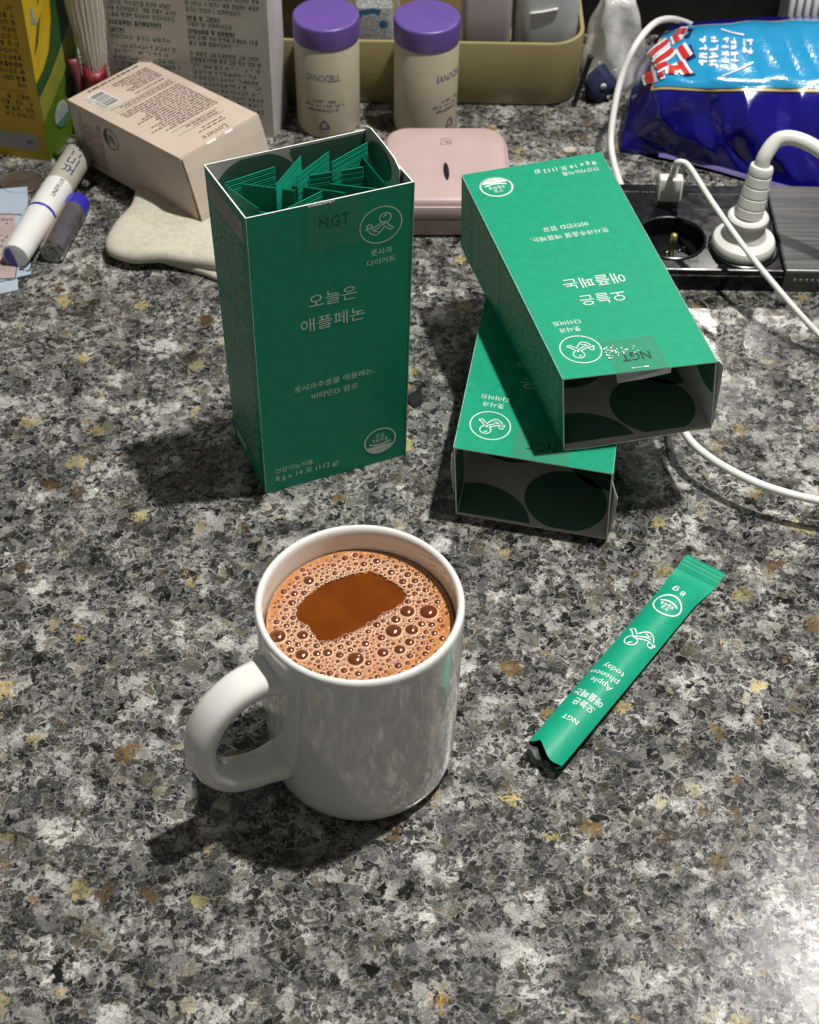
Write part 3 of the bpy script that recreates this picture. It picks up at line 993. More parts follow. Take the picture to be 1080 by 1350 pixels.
# square the oval a little so the strap reads as a band
mk('handle', V, F, CER.m, mug, smooth=True)

# ------------------------------------------------------------------ the drink
TZ, TR = 0.0862, 0.0371
drink = thing('frothy_drink', (MX, MY, TZ), 'orange brown frothy drink filling the white mug', 'drink')
k = NT('brown_drink')
k.b.inputs['Base Color'].default_value = (0.30, 0.085, 0.014, 1)
k.b.inputs['Roughness'].default_value = 0.10
k.b.inputs['Specular IOR Level'].default_value = 0.35
k.b.inputs['Subsurface Weight'].default_value = 0.25
k.b.inputs['Subsurface Radius'].default_value = (0.004, 0.0015, 0.0005)
tcn = k.n('ShaderNodeTexCoord').outputs['Object']
k.set(k.b.inputs['Base Color'], k.mix(k.step(k.noise(tcn, 70, 5, 0.6).outputs[0], 0.35, 0.7), (0.120, 0.027, 0.0022, 1), (0.155, 0.038, 0.004, 1)))
k.bump(k.noise(tcn, 90, 3).outputs[0], 0.05, 0.0006)
TEA = k.m
V, F = lathe([(TR-0.0002, -0.004), (TR, 0.0009), (TR-0.0007, 0.0003), (TR-0.002, 0.0), (0.012, 0.0)], MX, MY, TZ, 72, False, True)
mk('liquid', V, F, TEA, drink, smooth=True)
patch = [at(*q, TZ)[:2] for q in [(389, 815), (392, 801), (403, 789), (421, 775), (443, 765), (466, 758), (489, 755), (505, 760), (518, 769), (529, 776), (537, 785), (532, 795), (521, 803), (505, 811), (489, 821), (472, 831), (455, 839), (438, 846), (423, 848), (413, 838), (406, 826), (396, 821)]]
pc = np.mean(patch, axis=0)
pa = sorted([(math.atan2(p[1]-pc[1], p[0]-pc[0]), math.hypot(p[0]-pc[0], p[1]-pc[1])) for p in patch])
pa = [(pa[-1][0]-2*math.pi, pa[-1][1])]+pa+[(pa[0][0]+2*math.pi, pa[0][1])]
def patch_r(a):
    return np.interp(a, [q[0] for q in pa], [q[1] for q in pa])
def in_patch(x, y, m=0.0):
    dx, dy = x-pc[0], y-pc[1]
    return math.hypot(dx, dy) < patch_r(math.atan2(dy, dx))+m
rng = random.Random(11)
# froth sheet between the clear pool and the wall
k = NT('pale_froth')
tcn = k.n('ShaderNodeTexCoord').outputs['Object']
v1 = k.voro(tcn, 1500, 'DISTANCE_TO_EDGE').outputs['Distance']
big_ = k.noise(tcn, 55, 4, 0.6).outputs[0]
cell = k.step(v1, 0.04, 0.22)
pale_ = k.mix(k.step(big_, 0.38, 0.62), (0.50, 0.24, 0.09, 1), (0.48, 0.18, 0.032, 1))
k.set(k.b.inputs['Base Color'], k.mix(k.math('MULTIPLY', cell, 0.7), pale_, (0.42, 0.16, 0.05, 1)))
k.b.inputs['Roughness'].default_value = 0.22
k.bump(k.math('ADD', v1, k.noise(tcn, 700, 2).outputs[0]), 0.8, 0.0005)
FROTH = k.m
na, nr = 220, 12
V, F = [], []
for i in range(na):
    a = -math.pi+2*math.pi*i/na
    r0 = patch_r(a)*(1+0.035*rng.uniform(-1, 1))+0.0003*rng.random()
    # outer radius from pool centre to the wall
    dx, dy = math.cos(a), math.sin(a)
    ox, oy = pc[0]-MX, pc[1]-MY
    bq = ox*dx+oy*dy
    r1 = -bq+math.sqrt(bq*bq-(ox*ox+oy*oy)+(TR-0.0003)**2)
    for j in range(nr):
        t_ = j/(nr-1)
        r = r0+(r1-r0)*t_
        h = 0.0007*min(1, j/1.5)+(0.0008*t_**4)
        V.append((pc[0]+dx*r, pc[1]+dy*r, TZ+0.00005+h+rng.uniform(0, 0.00012)*(j > 0)))
for i in range(na):
    for j in range(nr-1):
        a, b = i*nr+j, ((i+1) % na)*nr+j
        F.append((a, a+1, b+1, b))
mk('froth', V, F, FROTH, drink, smooth=True)
# bubbles
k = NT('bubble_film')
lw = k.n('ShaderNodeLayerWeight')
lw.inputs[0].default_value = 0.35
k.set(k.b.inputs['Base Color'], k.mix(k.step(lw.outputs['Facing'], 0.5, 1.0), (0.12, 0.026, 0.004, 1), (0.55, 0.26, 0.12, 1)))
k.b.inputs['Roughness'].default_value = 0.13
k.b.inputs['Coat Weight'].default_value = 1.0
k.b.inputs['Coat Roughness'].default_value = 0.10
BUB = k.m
placed = []
cellsz = 0.006
gridd = {}
def fits(x, y, r):
    gx, gy = int(x/cellsz), int(y/cellsz)
    for i in range(gx-1, gx+2):
        for j in range(gy-1, gy+2):
            for (a, b, c) in gridd.get((i, j), ()):
                if (a-x)**2+(b-y)**2 < ((r+c)*0.98)**2:
                    return False
    return True
def put(x, y, r):
    placed.append((x, y, r))
    gridd.setdefault((int(x/cellsz), int(y/cellsz)), []).append((x, y, r))
bigpx = [(407, 766, 7), (388, 783, 5), (385, 795, 5), (366, 840, 10), (399, 838, 7), (398, 864, 8), (383, 857, 5), (418, 862, 5), (432, 861, 6), (469, 870, 10), (490, 878, 13), (505, 861, 7), (518, 865, 6), (527, 857, 7), (519, 833, 10),
         (537, 807, 9), (565, 808, 11), (543, 831, 8), (522, 817, 6), (531, 767, 5), (516, 755, 5), (541, 773, 4), (547, 783, 4), (561, 792, 4), (548, 789, 4), (482, 849, 5), (497, 824, 5), (503, 841, 5), (449, 853, 4), (460, 848, 4), (525, 878, 5), (556, 823, 5), (540, 847, 6), (448, 864, 5), (580, 818, 4), (497, 740, 5), (550, 757, 4)]
for px, py, rp in bigpx:
    p = at(px, py, TZ+0.001)
    r = rp/2590*0.92
    if math.hypot(p[0]-MX, p[1]-MY)+r < TR and fits(p[0], p[1], r*0.8):
        put(p[0], p[1], r)
nbig = len(placed)
for r, tries in ((0.0014, 700), (0.0010, 3000), (0.00072, 9000), (0.00052, 16000), (0.00036, 26000)):
    for _ in range(tries):
        a = rng.uniform(0, 2*math.pi)
        q = TR*math.sqrt(rng.random())
        x, y = MX+q*math.cos(a), MY+q*math.sin(a)
        rr = r*rng.uniform(0.85, 1.2)
        if q+rr > TR-0.0002 or in_patch(x, y, rr*0.55) or not fits(x, y, rr):
            continue
        # open froth thins out towards the right-hand wall
        if rr > 0.0008 and rng.random() < 0.35:
            continue
        put(x, y, rr)
def dome(x, y, r, n, m):
    loops = []
    a = np.linspace(0, 2*np.pi, n, endpoint=False)
    for j in range(m):
        th = -0.35+(math.pi/2+0.35)*j/m
        loops.append(np.stack([x+r*math.cos(th)*np.cos(a), y+r*math.cos(th)*np.sin(a), np.full(n, TZ+0.0008+r*0.60*math.sin(th))], 1))
    V, F = loft(loops, False, False)
    V.append((x, y, TZ+0.0008+r*0.60))
    k0 = (m-1)*n
    F += [(k0+i, k0+(i+1) % n, len(V)-1) for i in range(n)]
    return V, F
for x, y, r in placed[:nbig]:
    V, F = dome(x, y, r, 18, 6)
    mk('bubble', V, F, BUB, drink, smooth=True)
fm = MB()
for x, y, r in placed[nbig:]:
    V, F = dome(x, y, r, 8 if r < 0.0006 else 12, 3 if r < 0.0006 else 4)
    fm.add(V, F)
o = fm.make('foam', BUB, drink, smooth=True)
o['kind'] = 'stuff'
# pale films where the bubbles meet the liquid
rm = MB()
for x, y, r in placed:
    n = 10 if r < 0.0006 else 18
    a = np.linspace(0, 2*np.pi, n, endpoint=False)
    w_ = 0.00010+0.07*r
    lp = [np.stack([x+q*np.cos(a), y+q*np.sin(a), np.full(n, TZ+0.0008+h)], 1) for q, h in ((r*0.93, r*0.26), (r*1.0, r*0.20+0.0001), (r+w_, -0.0001))]
    V, F = loft(lp, False, False)
    rm.add(V, F)
k = NT('bubble_rim')
k.b.inputs['Base Color'].default_value = (0.78, 0.53, 0.35, 1)
k.b.inputs['Roughness'].default_value = 0.25
o = rm.make('foam_rim', k.m, drink, smooth=True)
o['kind'] = 'stuff'

# ------------------------------------------------------------------ pink case
PINK = mat('pink_plastic', (0.48, 0.36, 0.335, 1), 0.34, 0.03, 60, sub=0.0)
pk = thing('cosmetic_case', (0.0185, 0.8105, 0), 'pink rounded square lidded case with a black pill mark', 'case')
def prism(cx, cy, hx, hy, r, steps, rot=0.0, n=8):
    return loft([lift(rrect(cx, cy, hx-i_, hy-i_, max(r-i_, 0.001), n, rot), z_) for i_, z_ in steps])
V, F = prism(.0185, .8105, .0365, .0385, .015, [(0.002, 0), (0.0005, 0.0012), (0.0, 0.003), (0.0, 0.0118), (0.0012, 0.0128)], 0.03)
mk('base', V, F, PINK, pk, smooth=True, auto=40)
V, F = prism(.0185, .8105, .0380, .0398, .016, [(0.0016, 0.0131), (0.0002, 0.0138), (0.0, 0.0152), (0.0, 0.0195), (0.0006, 0.0215), (0.0014, 0.0218), (0.0018, 0.0240), (0.0030, 0.0254), (0.0050, 0.0260), (0.012, 0.0262)], 0.03)
lid = mk('lid', V, F, PINK, pk, smooth=True, auto=40)
fm_ = plane_map(at(588, 187, .0262), (1, 0.03, 0), (0, 1, 0))
show2('pill_mark', join2(poly2([(0.0017*math.cos(a), 0.0088*math.sin(a)) for a in np.linspace(0, 2*np.pi, 24, endpoint=False)])), lambda u, v, e: plane_map(at(588.5, 226, .0262), (1, 0.06, 0), (0, 1, 0))(u, v, e), mat('black_print', (0.012, 0.011, 0.014, 1), 0.3), lid, e=0.0003)
pkp = mat('brown_print', (0.27, 0.17, 0.16, 1), 0.4)
show2('logo', join2(stroke([(-.003, -.003), (-.003, .003), (.003, .003), (.003, -.0028)], .0004), stroke([(-.003, -.003), (0, -.003), (0, .0015)], .0004), stroke([(.0003, .0003), (.0028, -.003)], .0004), stroke([(-.0015, .0018), (-.0015, .0004)], .0004), stroke([(.0005, .0), (.003, .0)], .0004)), fm_, pkp, lid, e=0.0003)

# ------------------------------------------------------------------ the two bottles
BODY = mat('ivory_plastic', (0.50, 0.455, 0.33, 1), 0.35, 0.03, 40)
CAP = mat('purple_plastic', (0.125, 0.070, 0.30, 1), 0.38, 0.03, 60)
PURP = mat('purple_print', (0.12, 0.055, 0.17, 1), 0.5)
def bottle(x, y, label, yaw, tilt):
    t = thing('cosmetic_bottle', (x, y, 0), label, 'bottle', 'purple capped bottles')
    V, F = lathe([(0.0, 0.001), (0.0175, 0.0008), (0.0192, 0.0002), (0.0198, 0.0012), (0.0200, 0.003), (0.0201, 0.0600), (0.0196, 0.0613), (0.0150, 0.0616)], x, y, 0, 64)
    body = mk('bottle_body', V, F, BODY, t, smooth=True, auto=45)
    V, F = lathe([(0.0150, 0.0614), (0.0203, 0.0618), (0.0204, 0.0630), (0.0204, 0.0738), (0.0202, 0.0748), (0.0196, 0.0754), (0.0186, 0.0756), (0.0, 0.0756)], x, y, 0, 64)
    mk('screw_cap', V, F, CAP, t, smooth=True, auto=45)
    def fb(u, v, e):
        a = -math.pi/2+yaw+u/0.0201
        return np.array([x+(0.0201+e)*math.cos(a), y+(0.0201+e)*math.sin(a), v])
    rg = random.Random(5)
    show2('lettering', text2('SANOCELL', 0, 0.0432, width=0.0215, height=0.0046, weight=-0.002), fb, PURP, body, e=0.0001)
    show2('small_print', join2(scribble(-.0068, .0257, .0068, .0283, 1, rg, (1, 1), .3), scribble(-.0135, .0225, .0135, .0251, 1, rg, (1, 1), .25), scribble(-.0105, .0193, .0105, .0219, 1, rg, (1, 1), .3)), fb, PURP, body, e=0.0001)
    tri = [stroke([(-.0032, .0075), (-.0016, .0112), (0, .0133)], .0011), stroke([(.0, .0133), (.0018, .0112), (.0032, .0078)], .0011), stroke([(-.0028, .0072), (.0028, .0072)], .0011)]
    show2('recycling_mark', join2(*tri, scribble(-.0022, .0076, .0022, .0100, 2, rg, (1, 1), .2), scribble(-.0028, .0042, .0028, .0060, 1, rg, (1, 1), .2)), fb, PURP, body, e=0.0001)
bottle(-0.0559, 0.8916, 'ivory bottle with purple cap, print facing straight out, next to the white text carton', -0.08, 0)
bottle(0.0056, 0.8912, 'ivory bottle with purple cap, print turned aside, behind the pink case', 0.86, 0)

# ------------------------------------------------------------------ the tray and what stands in it
OLIVE = mat('olive_plastic', (0.30, 0.25, 0.11, 1), 0.42, 0.03, 30)
tray = thing('desk_tray', (0.0, 0.955, 0), 'olive yellow plastic tray behind the bottles', 'tray')
loops = [lift(rrect(-.004, .960, .1095-i_, .0465-i_, .022-i_, 10), z_) for i_, z_ in [(0.003, 0), (0.001, 0.0006), (0.0, 0.003), (-0.001, 0.0440), (-0.0006, 0.0450), (0.0004, 0.0453), (0.0016, 0.0450), (0.002, 0.0440), (0.003, 0.004)]]
V, F = loft(loops)
mk('shell', V, F, OLIVE, tray, smooth=True, auto=45)
def canister(name, cx_, cy_, hx, hy, r, z0, z1, m, label, cat, streak=False):
    t = thing(name, (cx_, cy_, z0), label, cat)
    V, F = prism(cx_, cy_, hx, hy, r, [(0.004, z0), (0.001, z0+.0012), (0.0, z0+.004), (0.0, z1-.003), (0.0015, z1)])
    b = mk('body', V, F, m, t, smooth=True, auto=45)
    return t, b
FROST = mat('frosted_plastic', (0.52, 0.54, 0.55, 1), 0.28, 0.03, 40, spec=0.6)
MAUVE = mat('mauve_grey_plastic', (0.40, 0.36, 0.375, 1), 0.4, 0.03, 40)
canister('storage_box', .0435, .948, .0155, .020, .004, .0046, .12, MAUVE, 'mauve grey plain box standing in the olive tray', 'box')
cn, cb = canister('frosted_container', .0815, .947, .0205, .021, .012, .0046, .12, FROST, 'frosted white container standing in the olive tray', 'container')
V, F = tube(smooth_path([(.070, .9255, .0590), (.078, .9250, .0605), (.0875, .9255, .0625)], 10), .0009, 8)  # thin white streak across the container's front
mk('white_streak', V, F, mat('white_plastic', (0.74, 0.74, 0.72, 1), 0.3, 0.02), cb, smooth=True)
pv = thing('plastic_pouch', (-.028, .945, .0046), 'clear plastic pouch with blue print standing in the olive tray', 'pouch')
loops = []
for j in range(14):
    zz = .0046+.09*j/13
    hx, hy = .017*(1-0.15*(j/13)**2), .012*(1-(j/13)**1.5)+0.001
    L2 = rrect(-.028, .945, hx, hy, min(hx, hy)*.9, 6)
    L2 = L2+np.column_stack([0.0012*np.sin(np.arange(len(L2))*1.7+j*1.3), 0.001*np.cos(np.arange(len(L2))*1.1+j*2)])
    loops.append(lift(L2, zz))
V, F = loft(loops)
pb = mk('film', V, F, CLEAR, pv, smooth=True)
V, F = prism(-.028, .945, .0125, .0065, .004, [(0.001, .008), (0, .012), (0, .05), (0.001, .053)])
mk('contents', V, F, mat('grey_granules', (0.30, 0.31, 0.30, 1), 0.7, 0.5, 900), pv, smooth=True, auto=40)
fpv = plane_map((-.028, .9322, .05), (1, 0, 0), (0, 0, 1))
show2('blue_print', join2(stroke([(-.013, -.002), (-.008, .004), (.0, .0055), (.004, .004)], .004), disc2(.006, -.004, .003, 16)), fpv, mat('blue_print', (0.03, 0.16, 0.30, 1), 0.4), pb, e=0.0004)

# brown box with a pink bowl, between the white carton and the bottle
V = MB().box(-.100, -.062, .950, 1.0, 0.0, .055)
br = V.make('storage_box', mat('dark_brown_board', (0.055, 0.032, 0.020, 1), 0.55, 0.15, 80), None, base=(-.081, .975, 0))
props(br, 'dark brown box behind the white carton, pink bowl on it', 'box')
mk('red_stripe', [(-.1001, .9497, .014), (-.0619, .9497, .014), (-.0619, .9497, .021), (-.1001, .9497, .021)], [(0, 1, 2, 3)], mat('red_print', (0.24, 0.012, 0.016, 1), 0.4), br)
OFF[br] = np.array((-.081, .975, 0))
V, F = lathe([(0.0, 0.0), (0.018, 0.0), (0.020, 0.002), (0.031, 0.014), (0.0335, 0.026), (0.0322, 0.0262), (0.0295, 0.0145), (0.018, 0.004), (0.0, 0.0035)], -.0765, .982, .0552, 48)
props(mk('bowl', V, F, mat('pale_pink_glaze', (0.58, 0.36, 0.31, 1), 0.25, 0.03), None, base=(-.0765, .982, .0552), smooth=True, auto=50), 'pale pink bowl on the dark brown box', 'bowl')

# ------------------------------------------------------------------ white text carton
gcx = np.array([-.0893, .8718, 0])
gl = np.array([-.1905, .8862, 0])
gx = (gcx-gl)/np.linalg.norm(gcx-gl)
gy = np.array([-gx[1], gx[0], 0])
gw = np.linalg.norm(gcx-gl)
GREYC = mat('off_white_card', (0.47, 0.465, 0.42, 1), 0.55, 0.03, 60, 0.05)
SIDEC = mat('lilac_white_card', (0.55, 0.53, 0.53, 1), 0.5, 0.03, 60)
gt = thing('text_carton', tuple((gcx+gl)/2), 'tall white carton printed with green Korean text', 'carton')
h_ = 0.155
m = MB()
def gp(u, v, w):
    return gl+gx*u+gy*v+np.array([0, 0, w])
# front and back faces, slightly bulging side
loopz = np.linspace(0, h_, 14)
loops = []
for zz in loopz:
    bul = 0.0028*math.sin(math.pi*min(1, zz/0.13))
    loops.append(np.array([gp(0, 0, zz), gp(gw, 0, zz), gp(gw+bul*0.8+.0012, 0.004, zz), gp(gw+bul+.0022, .016, zz), gp(gw+.001, .034, zz), gp(0, .034, zz)]))
V, F = loft(loops)
nq = len(F)
idx = []
for f in F[:-2]:
    i0 = f[0] % 6
    idx.append(1 if i0 in (1, 2, 3) else 0)
idx += [0, 0]
gbody = mk('carton_body', V, F, [GREYC, SIDEC], gt, idx=idx)
gf = lambda u, v, e: gp(u*.001, -e, v*.001)
DG = mat('dark_green_ink', (0.05, 0.085, 0.055, 1), 0.6, 0.05)
rows_l = [('혼합분말가루 50%(국산), 수벽방울', 99.3, 44.5, 0), ('(국산) 25%, 당귀가루분말(인도네시아산) 25%', 95.5, 44.5, 0), ('[보관방법]', 87.6, 12.5, 1), ('고온다습, 직사광선을 피하여 서늘한', 83.4, 40, 0), ('곳에 보관하십시오. 개봉 후에는 공기의', 79.3, 43, 0), ('노출을 최대한 차단하여 보관하십시오', 75.2, 42, 0),
          ('[내포장재질] 폴리에틸렌(PE)', 70.0, 33, 1), ('[제조원]', 64.6, 9.5, 1), ('바이오믹스 경기도 남양주시', 60.4, 38, 0)]
rows_r = [('제품 제조 또는 섭취시 제품 개봉', 99.5, 43, 0), ('포장재에 의해 상처를 입을 수 있으니 주의', 95.6, 44, 0), ('하십시오. 보관상태에 따라 자연적인 변색', 91.3, 44, 0), ('이 나타날 수 있으나 제품 품질에는 이상이', 87.0, 44, 0), ('없으니 안심하고 섭취하십시오.', 82.8, 34, 0), ('[반품 및 교환처]', 77.2, 20, 1), ('구입처 및 소비자상담실', 73.4, 27, 0),
          ('[권장섭취량 및 섭취방법]', 68.4, 28, 1), ('하루 2-3회 식사 전후에 관계없이 1포를', 64.4, 42, 0), ('물과 함께 음용하십시오', 60.6, 26, 0), ('본 제품은 공정거래위원회 고시 소비자', 53.4, 42, 0), ('분쟁해결기준에 의거 교환 또는 보상 받', 49.4, 43, 0)]
show2('lettering', join2(*[stroke_text(b, 3.4, v+1.5, w, 2.9, 0.20 if bd else 0.125) for b, v, w, bd in rows_l]), gf, DG, gbody, e=0.0002)
show2('lettering', join2(*[stroke_text(b, 52.5, v+1.5, w*1.03, 2.9, 0.20 if bd else 0.125) for b, v, w, bd in rows_r]), gf, DG, gbody, e=0.0002)
rg = random.Random(9)
show2('small_print', join2(scribble(54, 8, 97, 48.5, 10, rg, (0.9, 1), 0.18), scribble(3.4, 12, 46, 58, 11, rg, (0.8, 1), 0.18)), gf, DG, gbody, e=0.0002)

# ------------------------------------------------------------------ yellow and green carton
YEL = mat('yellow_card', (0.50, 0.34, 0.010, 1), 0.4, 0.03, 60)
y0 = np.array([-.226, .842, 0])
yl = np.array([-.3000, .8577, 0])
yr = np.array([-.2105, .8930, 0])
yx = (y0-yl)/np.linalg.norm(y0-yl)
yd = (yr-y0)/np.linalg.norm(yr-y0)
yw, ydp, yh = np.linalg.norm(y0-yl), np.linalg.norm(yr-y0), .165
yt = thing('food_carton', tuple(y0), 'tall yellow and green food carton standing beside the marker', 'carton')
c = [yl, y0, yr, yl+(yr-y0)]
V, F = MB().hexa([*c, *[p+[0, 0, yh] for p in c]]).V, None
yb = MB().hexa([*c, *[p+[0, 0, yh] for p in c]]).make('carton_body', YEL, yt)
fy = lambda u, v, e: yl+yx*u*.001+np.array([0, 0, v*.001])+np.cross(yx, (0, 0, 1))*e
fz = lambda u, v, e: y0+yd*u*.001+np.array([0, 0, v*.001])+np.cross(yd, (0, 0, 1))*e
INK = mat('black_ink', (0.03, 0.024, 0.012, 1), 0.5)
uu = yw*1000
rows = [('11)', 103, 0), ('입을 수', 98.2, 0), ('따라 침', 93.6, 0), ('이 안심하', 88.8, 0), ('본선과 고', 84.2, 0), ('개봉 후 냉', 79.6, 0), ('하십시오.', 75.0, 0), ('시간상에프', 70.4, 0), ('유통전문판', 65.6, 1), ('머리대로 49', 61.2, 0), ('-4253 반품', 56.6, 1), ('까지', 52.2, 0)]
rows2 = [(', 밀, 고등어,', 44, 0), ('산물, 호두, 닭', 39.7, 0), ('에 알류, 오징', 35.4, 0), ('하고 있습니다', 31.2, 0)]
def right_text(b, u1, v, h, bd):
    w = h*1.02*sum(1.0 if '가' <= ch <= '힣' else 0.5 for ch in b)
    return stroke_text(b, u1-w, v, w, h, 0.20 if bd else 0.12)
show2('lettering', join2(*[right_text(b, uu-6, v, 3.0, bd) for b, v, bd in rows], *[right_text(b, uu-4, v, 2.9, bd) for b, v, bd in rows2], stroke([(uu-60, 48), (uu-6.5, 48)], 0.2)), fy, INK, yb, e=0.0002)
lb = show2('date_label', rect2(uu-62, 6.5, uu-5.5, 18.5), fy, mat('grey_paper', (0.36, 0.34, 0.33, 1), 0.6), yb, e=0.0002)
show2('lettering', join2(right_text('까지', uu-8, 12.5, 2.6, 0)), fy, INK, lb, e=0.0004)
du = ydp*1000
show2('leaf_green_panel', poly2([(0, 0), (du, 0), (du, 54), (30, 42), (15, 34), (0, 27.5)]), fz, mat('leaf_green', (0.085, 0.165, 0.008, 1), 0.4), yb, e=0.0002)
show2('lime_band', poly2([(0, 27.5), (15, 34), (30, 42), (du, 54), (du, 72), (30, 58), (15, 50), (0, 44.6)]), fz, mat('lime_green', (0.26, 0.27, 0.035, 1), 0.4), yb, e=0.0003)
show2('dark_green_swoosh', poly2([(0, 44.6), (15, 50), (30, 58), (du, 72), (du, 150), (38, 130), (32, 105), (28, 82), (20, 66), (10, 58.5), (0, 55)]), fz, mat('forest_green', (0.022, 0.075, 0.018, 1), 0.4), yb, e=0.0004)
sl_ = [stroke([(4+i*2.2, 72+i*1.5), (13+i*2.2, 88+i*1.5)], 1.0 if i == 0 else 0.55) for i in range(3)]+[stroke([(16+i*2, 98+i), (25+i*2, 112+i)], 0.8) for i in range(2)]+[stroke([(3, 60), (26, 98)], 0.15)]
show2('lettering', join2(*sl_), fz, INK, yb, e=0.0003)
show2('emblem', join2(stroke([(7, 90), (9, 95), (8, 99)], 3.0), stroke([(9, 92), (11, 88)], 2.0)), fz, mat('blue_grey_print', (0.20, 0.30, 0.34, 1), 0.5), yb, e=0.0003)
ov = show2('oval_mark', disc2(22, 21, 8.5, 32, 1.0), fz, mat('pale_print_blue', (0.42, 0.45, 0.42, 1), 0.5), yb, e=0.0005)
show2('small_print', scribble(16, 17, 28, 27, 4, rg, (0.8, 1), 0.2), fz, mat('blue_grey_print', (0.2, 0.3, 0.34, 1), 0.5), ov, e=0.0007)
show2('oval_foot', poly2([(22+8.5*math.cos(a), 21+8.5*math.sin(a)) for a in np.linspace(R(200), R(340), 14)]), fz, mat('teal_print', (0.05, 0.19, 0.15, 1), 0.5), ov, e=0.0007)
show2('round_mark', join2(ring2(37, 31, 5.5, 2.2, 30), ring2(37, 20, 5.0, 2.0, 30)), fz, mat('navy_print', (0.008, 0.02, 0.03, 1), 0.4), yb, e=0.0005)

# ------------------------------------------------------------------ beige carton resting on the cotton pouch
BEIGE = mat('beige_card', (0.56, 0.465, 0.38, 1), 0.5, 0.03, 60, 0.05)
def R3(ya, pi_, ro):
    c_, s_ = math.cos, math.sin
    Rz = np.array([[c_(ya), -s_(ya), 0], [s_(ya), c_(ya), 0], [0, 0, 1]])
    Rx = np.array([[1, 0, 0], [0, c_(pi_), -s_(pi_)], [0, s_(pi_), c_(pi_)]])
    Ry = np.array([[c_(ro), 0, s_(ro)], [0, 1, 0], [-s_(ro), 0, c_(ro)]])
    return Rz@Ry@Rx
BM = R3(-0.7466, 0.0254, -0.0722)
BO = np.array([-.2062, .8411, 0.0012])
BL, BW, BH = .1114, .0603, .0428
bt = thing('cosmetic_carton', tuple(BO), 'beige printed carton tilted on a cream cloth pouch', 'carton')
def bp(u, v, w):
    return BO+BM@np.array([u, v, w])
lw_ = loft([np.array([bp(*q) for q in loop]) for loop in [
    [(0.0004, 0.0004, 0), (BL, 0, 0), (BL, BW, 0), (0.0004, BW, 0)], [(0, 0, 0.0005), (BL-.0008, 0, 0.010), (BL-.0008, BW, 0.010), (0, BW, 0.0005)],
    [(0, 0, 0.014), (BL-.0030, 0, 0.024), (BL-.0030, BW, 0.024), (0, BW, 0.014)], [(0, 0, 0.03), (BL-.0060, 0, 0.036), (BL-.0060, BW, 0.036), (0, BW, 0.03)],
    [(0, 0, BH), (BL-.0080, 0, BH), (BL-.0080, BW, BH), (0, BW, BH)]]])
bb = mk('carton_body', lw_[0], lw_[1], BEIGE, bt)
# end lid panel with the slightly open curved edge
lid_o = [bp(BL-.0072, .0006, BH-.0004), bp(BL-.0048, .0006, .034), bp(BL-.0016, .0006, .020), bp(BL+.0010, .0006, .008), bp(BL+.0014, .0006, .0008), bp(BL+.0014, BW-.0006, .0008), bp(BL+.0010, BW-.0006, .008), bp(BL-.0016, BW-.0006, .020), bp(BL-.0048, BW-.0006, .034), bp(BL-.0072, BW-.0006, BH-.0004)]
n2 = 5
V = [p for p in lid_o]
F = [(i, i+1, 8-i, 9-i) for i in range(4)]
V2 = V+[np.array(p)+BM@np.array([.0008, 0, .0002]) for p in V]
F2 = [tuple(f[::-1]) for f in F]+[tuple(a+10 for a in f) for f in F]+[(i, (i+1) % 10, 10+(i+1) % 10, 10+i) for i in range(10)]
mk('end_flap', V2, F2, BEIGE, bt)
TAPE_GLINT = mat('tape_glint_white', (0.8, 0.8, 0.78, 1), 0.1, 0.02)  # glint on the tape, painted as white patches
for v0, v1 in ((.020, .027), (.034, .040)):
    mk('tape_glint', [bp(BL-.0079, v0, BH+.0002), bp(BL-.0063, v0, BH-.0018), bp(BL-.0063, v1, BH-.0018), bp(BL-.0079, v1, BH+.0002)], [(0, 1, 2, 3)], TAPE_GLINT, bt)
BRN = mat('brown_ink', (0.115, 0.080, 0.070, 1), 0.5)
# top face page: u from the far long edge, v up towards the open end (read from behind, so upside down here)
page = lambda u, v, e: bp(v*.001, (BW*1000-u)*.001, BH+e)
art = [wordrows(8, 2.0, 47, 4.6, 1, rg, (1, 1), 0.6), wordrows(6, 8, 33, 24.5, 7, rg, (0.7, 1), 0.42), wordrows(8, 26.5, 30, 29, 1, rg, (1, 1), 0.4),
       wordrows(7, 32.2, 51, 36.2, 2, rg, (0.85, 1), 0.45), stroke([(5.8, 31.4), (52.2, 31.4), (52.2, 36.9), (5.8, 36.9)], .22, True),
       wordrows(6, 39, 53, 76, 16, rg, (0.72, 1), 0.45), stroke([(10.5, 79), (45.5, 79), (45.5, 85), (10.5, 85)], .22, True), wordrows(13, 79.6, 36, 84.4, 2, rg, (0.8, 1), 0.42),
       wordrows(15, 87.5, 36, 93, 2, rg, (0.7, 1), 0.4)]
show2('small_print', join2(*art), page, BRN, bb, e=0.0002)
show2('lettering', text2('Loviere', 28.5, 98.5, width=18.5, height=5.0, weight=-0.01, shear=0.25), page, BRN, bb, e=0.0002)
WL = show2('barcode_patch', rect2(40.5, 7.5, 54, 28), page, mat('pale_label', (0.62, 0.60, 0.55, 1), 0.5), bb, e=0.0002)
bars = []
yv = 9.5
while yv < 26.5:
    t_ = rg.choice((.3, .45, .8, 1.1))
    bars.append(rect2(41.6, yv, 50.3, yv+t_))
    yv += t_+rg.choice((.4, .6, .9))
bars.append(scribble(51, 9, 53, 27, 10, rg, (1, 1), .2))
show2('barcode', join2(*bars), page, mat('blue_grey_ink', (0.10, 0.13, 0.15, 1), 0.5), WL, e=0.0004)
fside = lambda u, v, e: bp(u*.001, -e, v*.001)
vert = wordrows(3.5, 6.5, 38, 29, 10, rg, (0.75, 1), .36)
show2('small_print', ([(p[1], p[0]) for p in vert[0]], [f[::-1] for f in vert[1]]), fside, BRN, bb, e=0.0002)
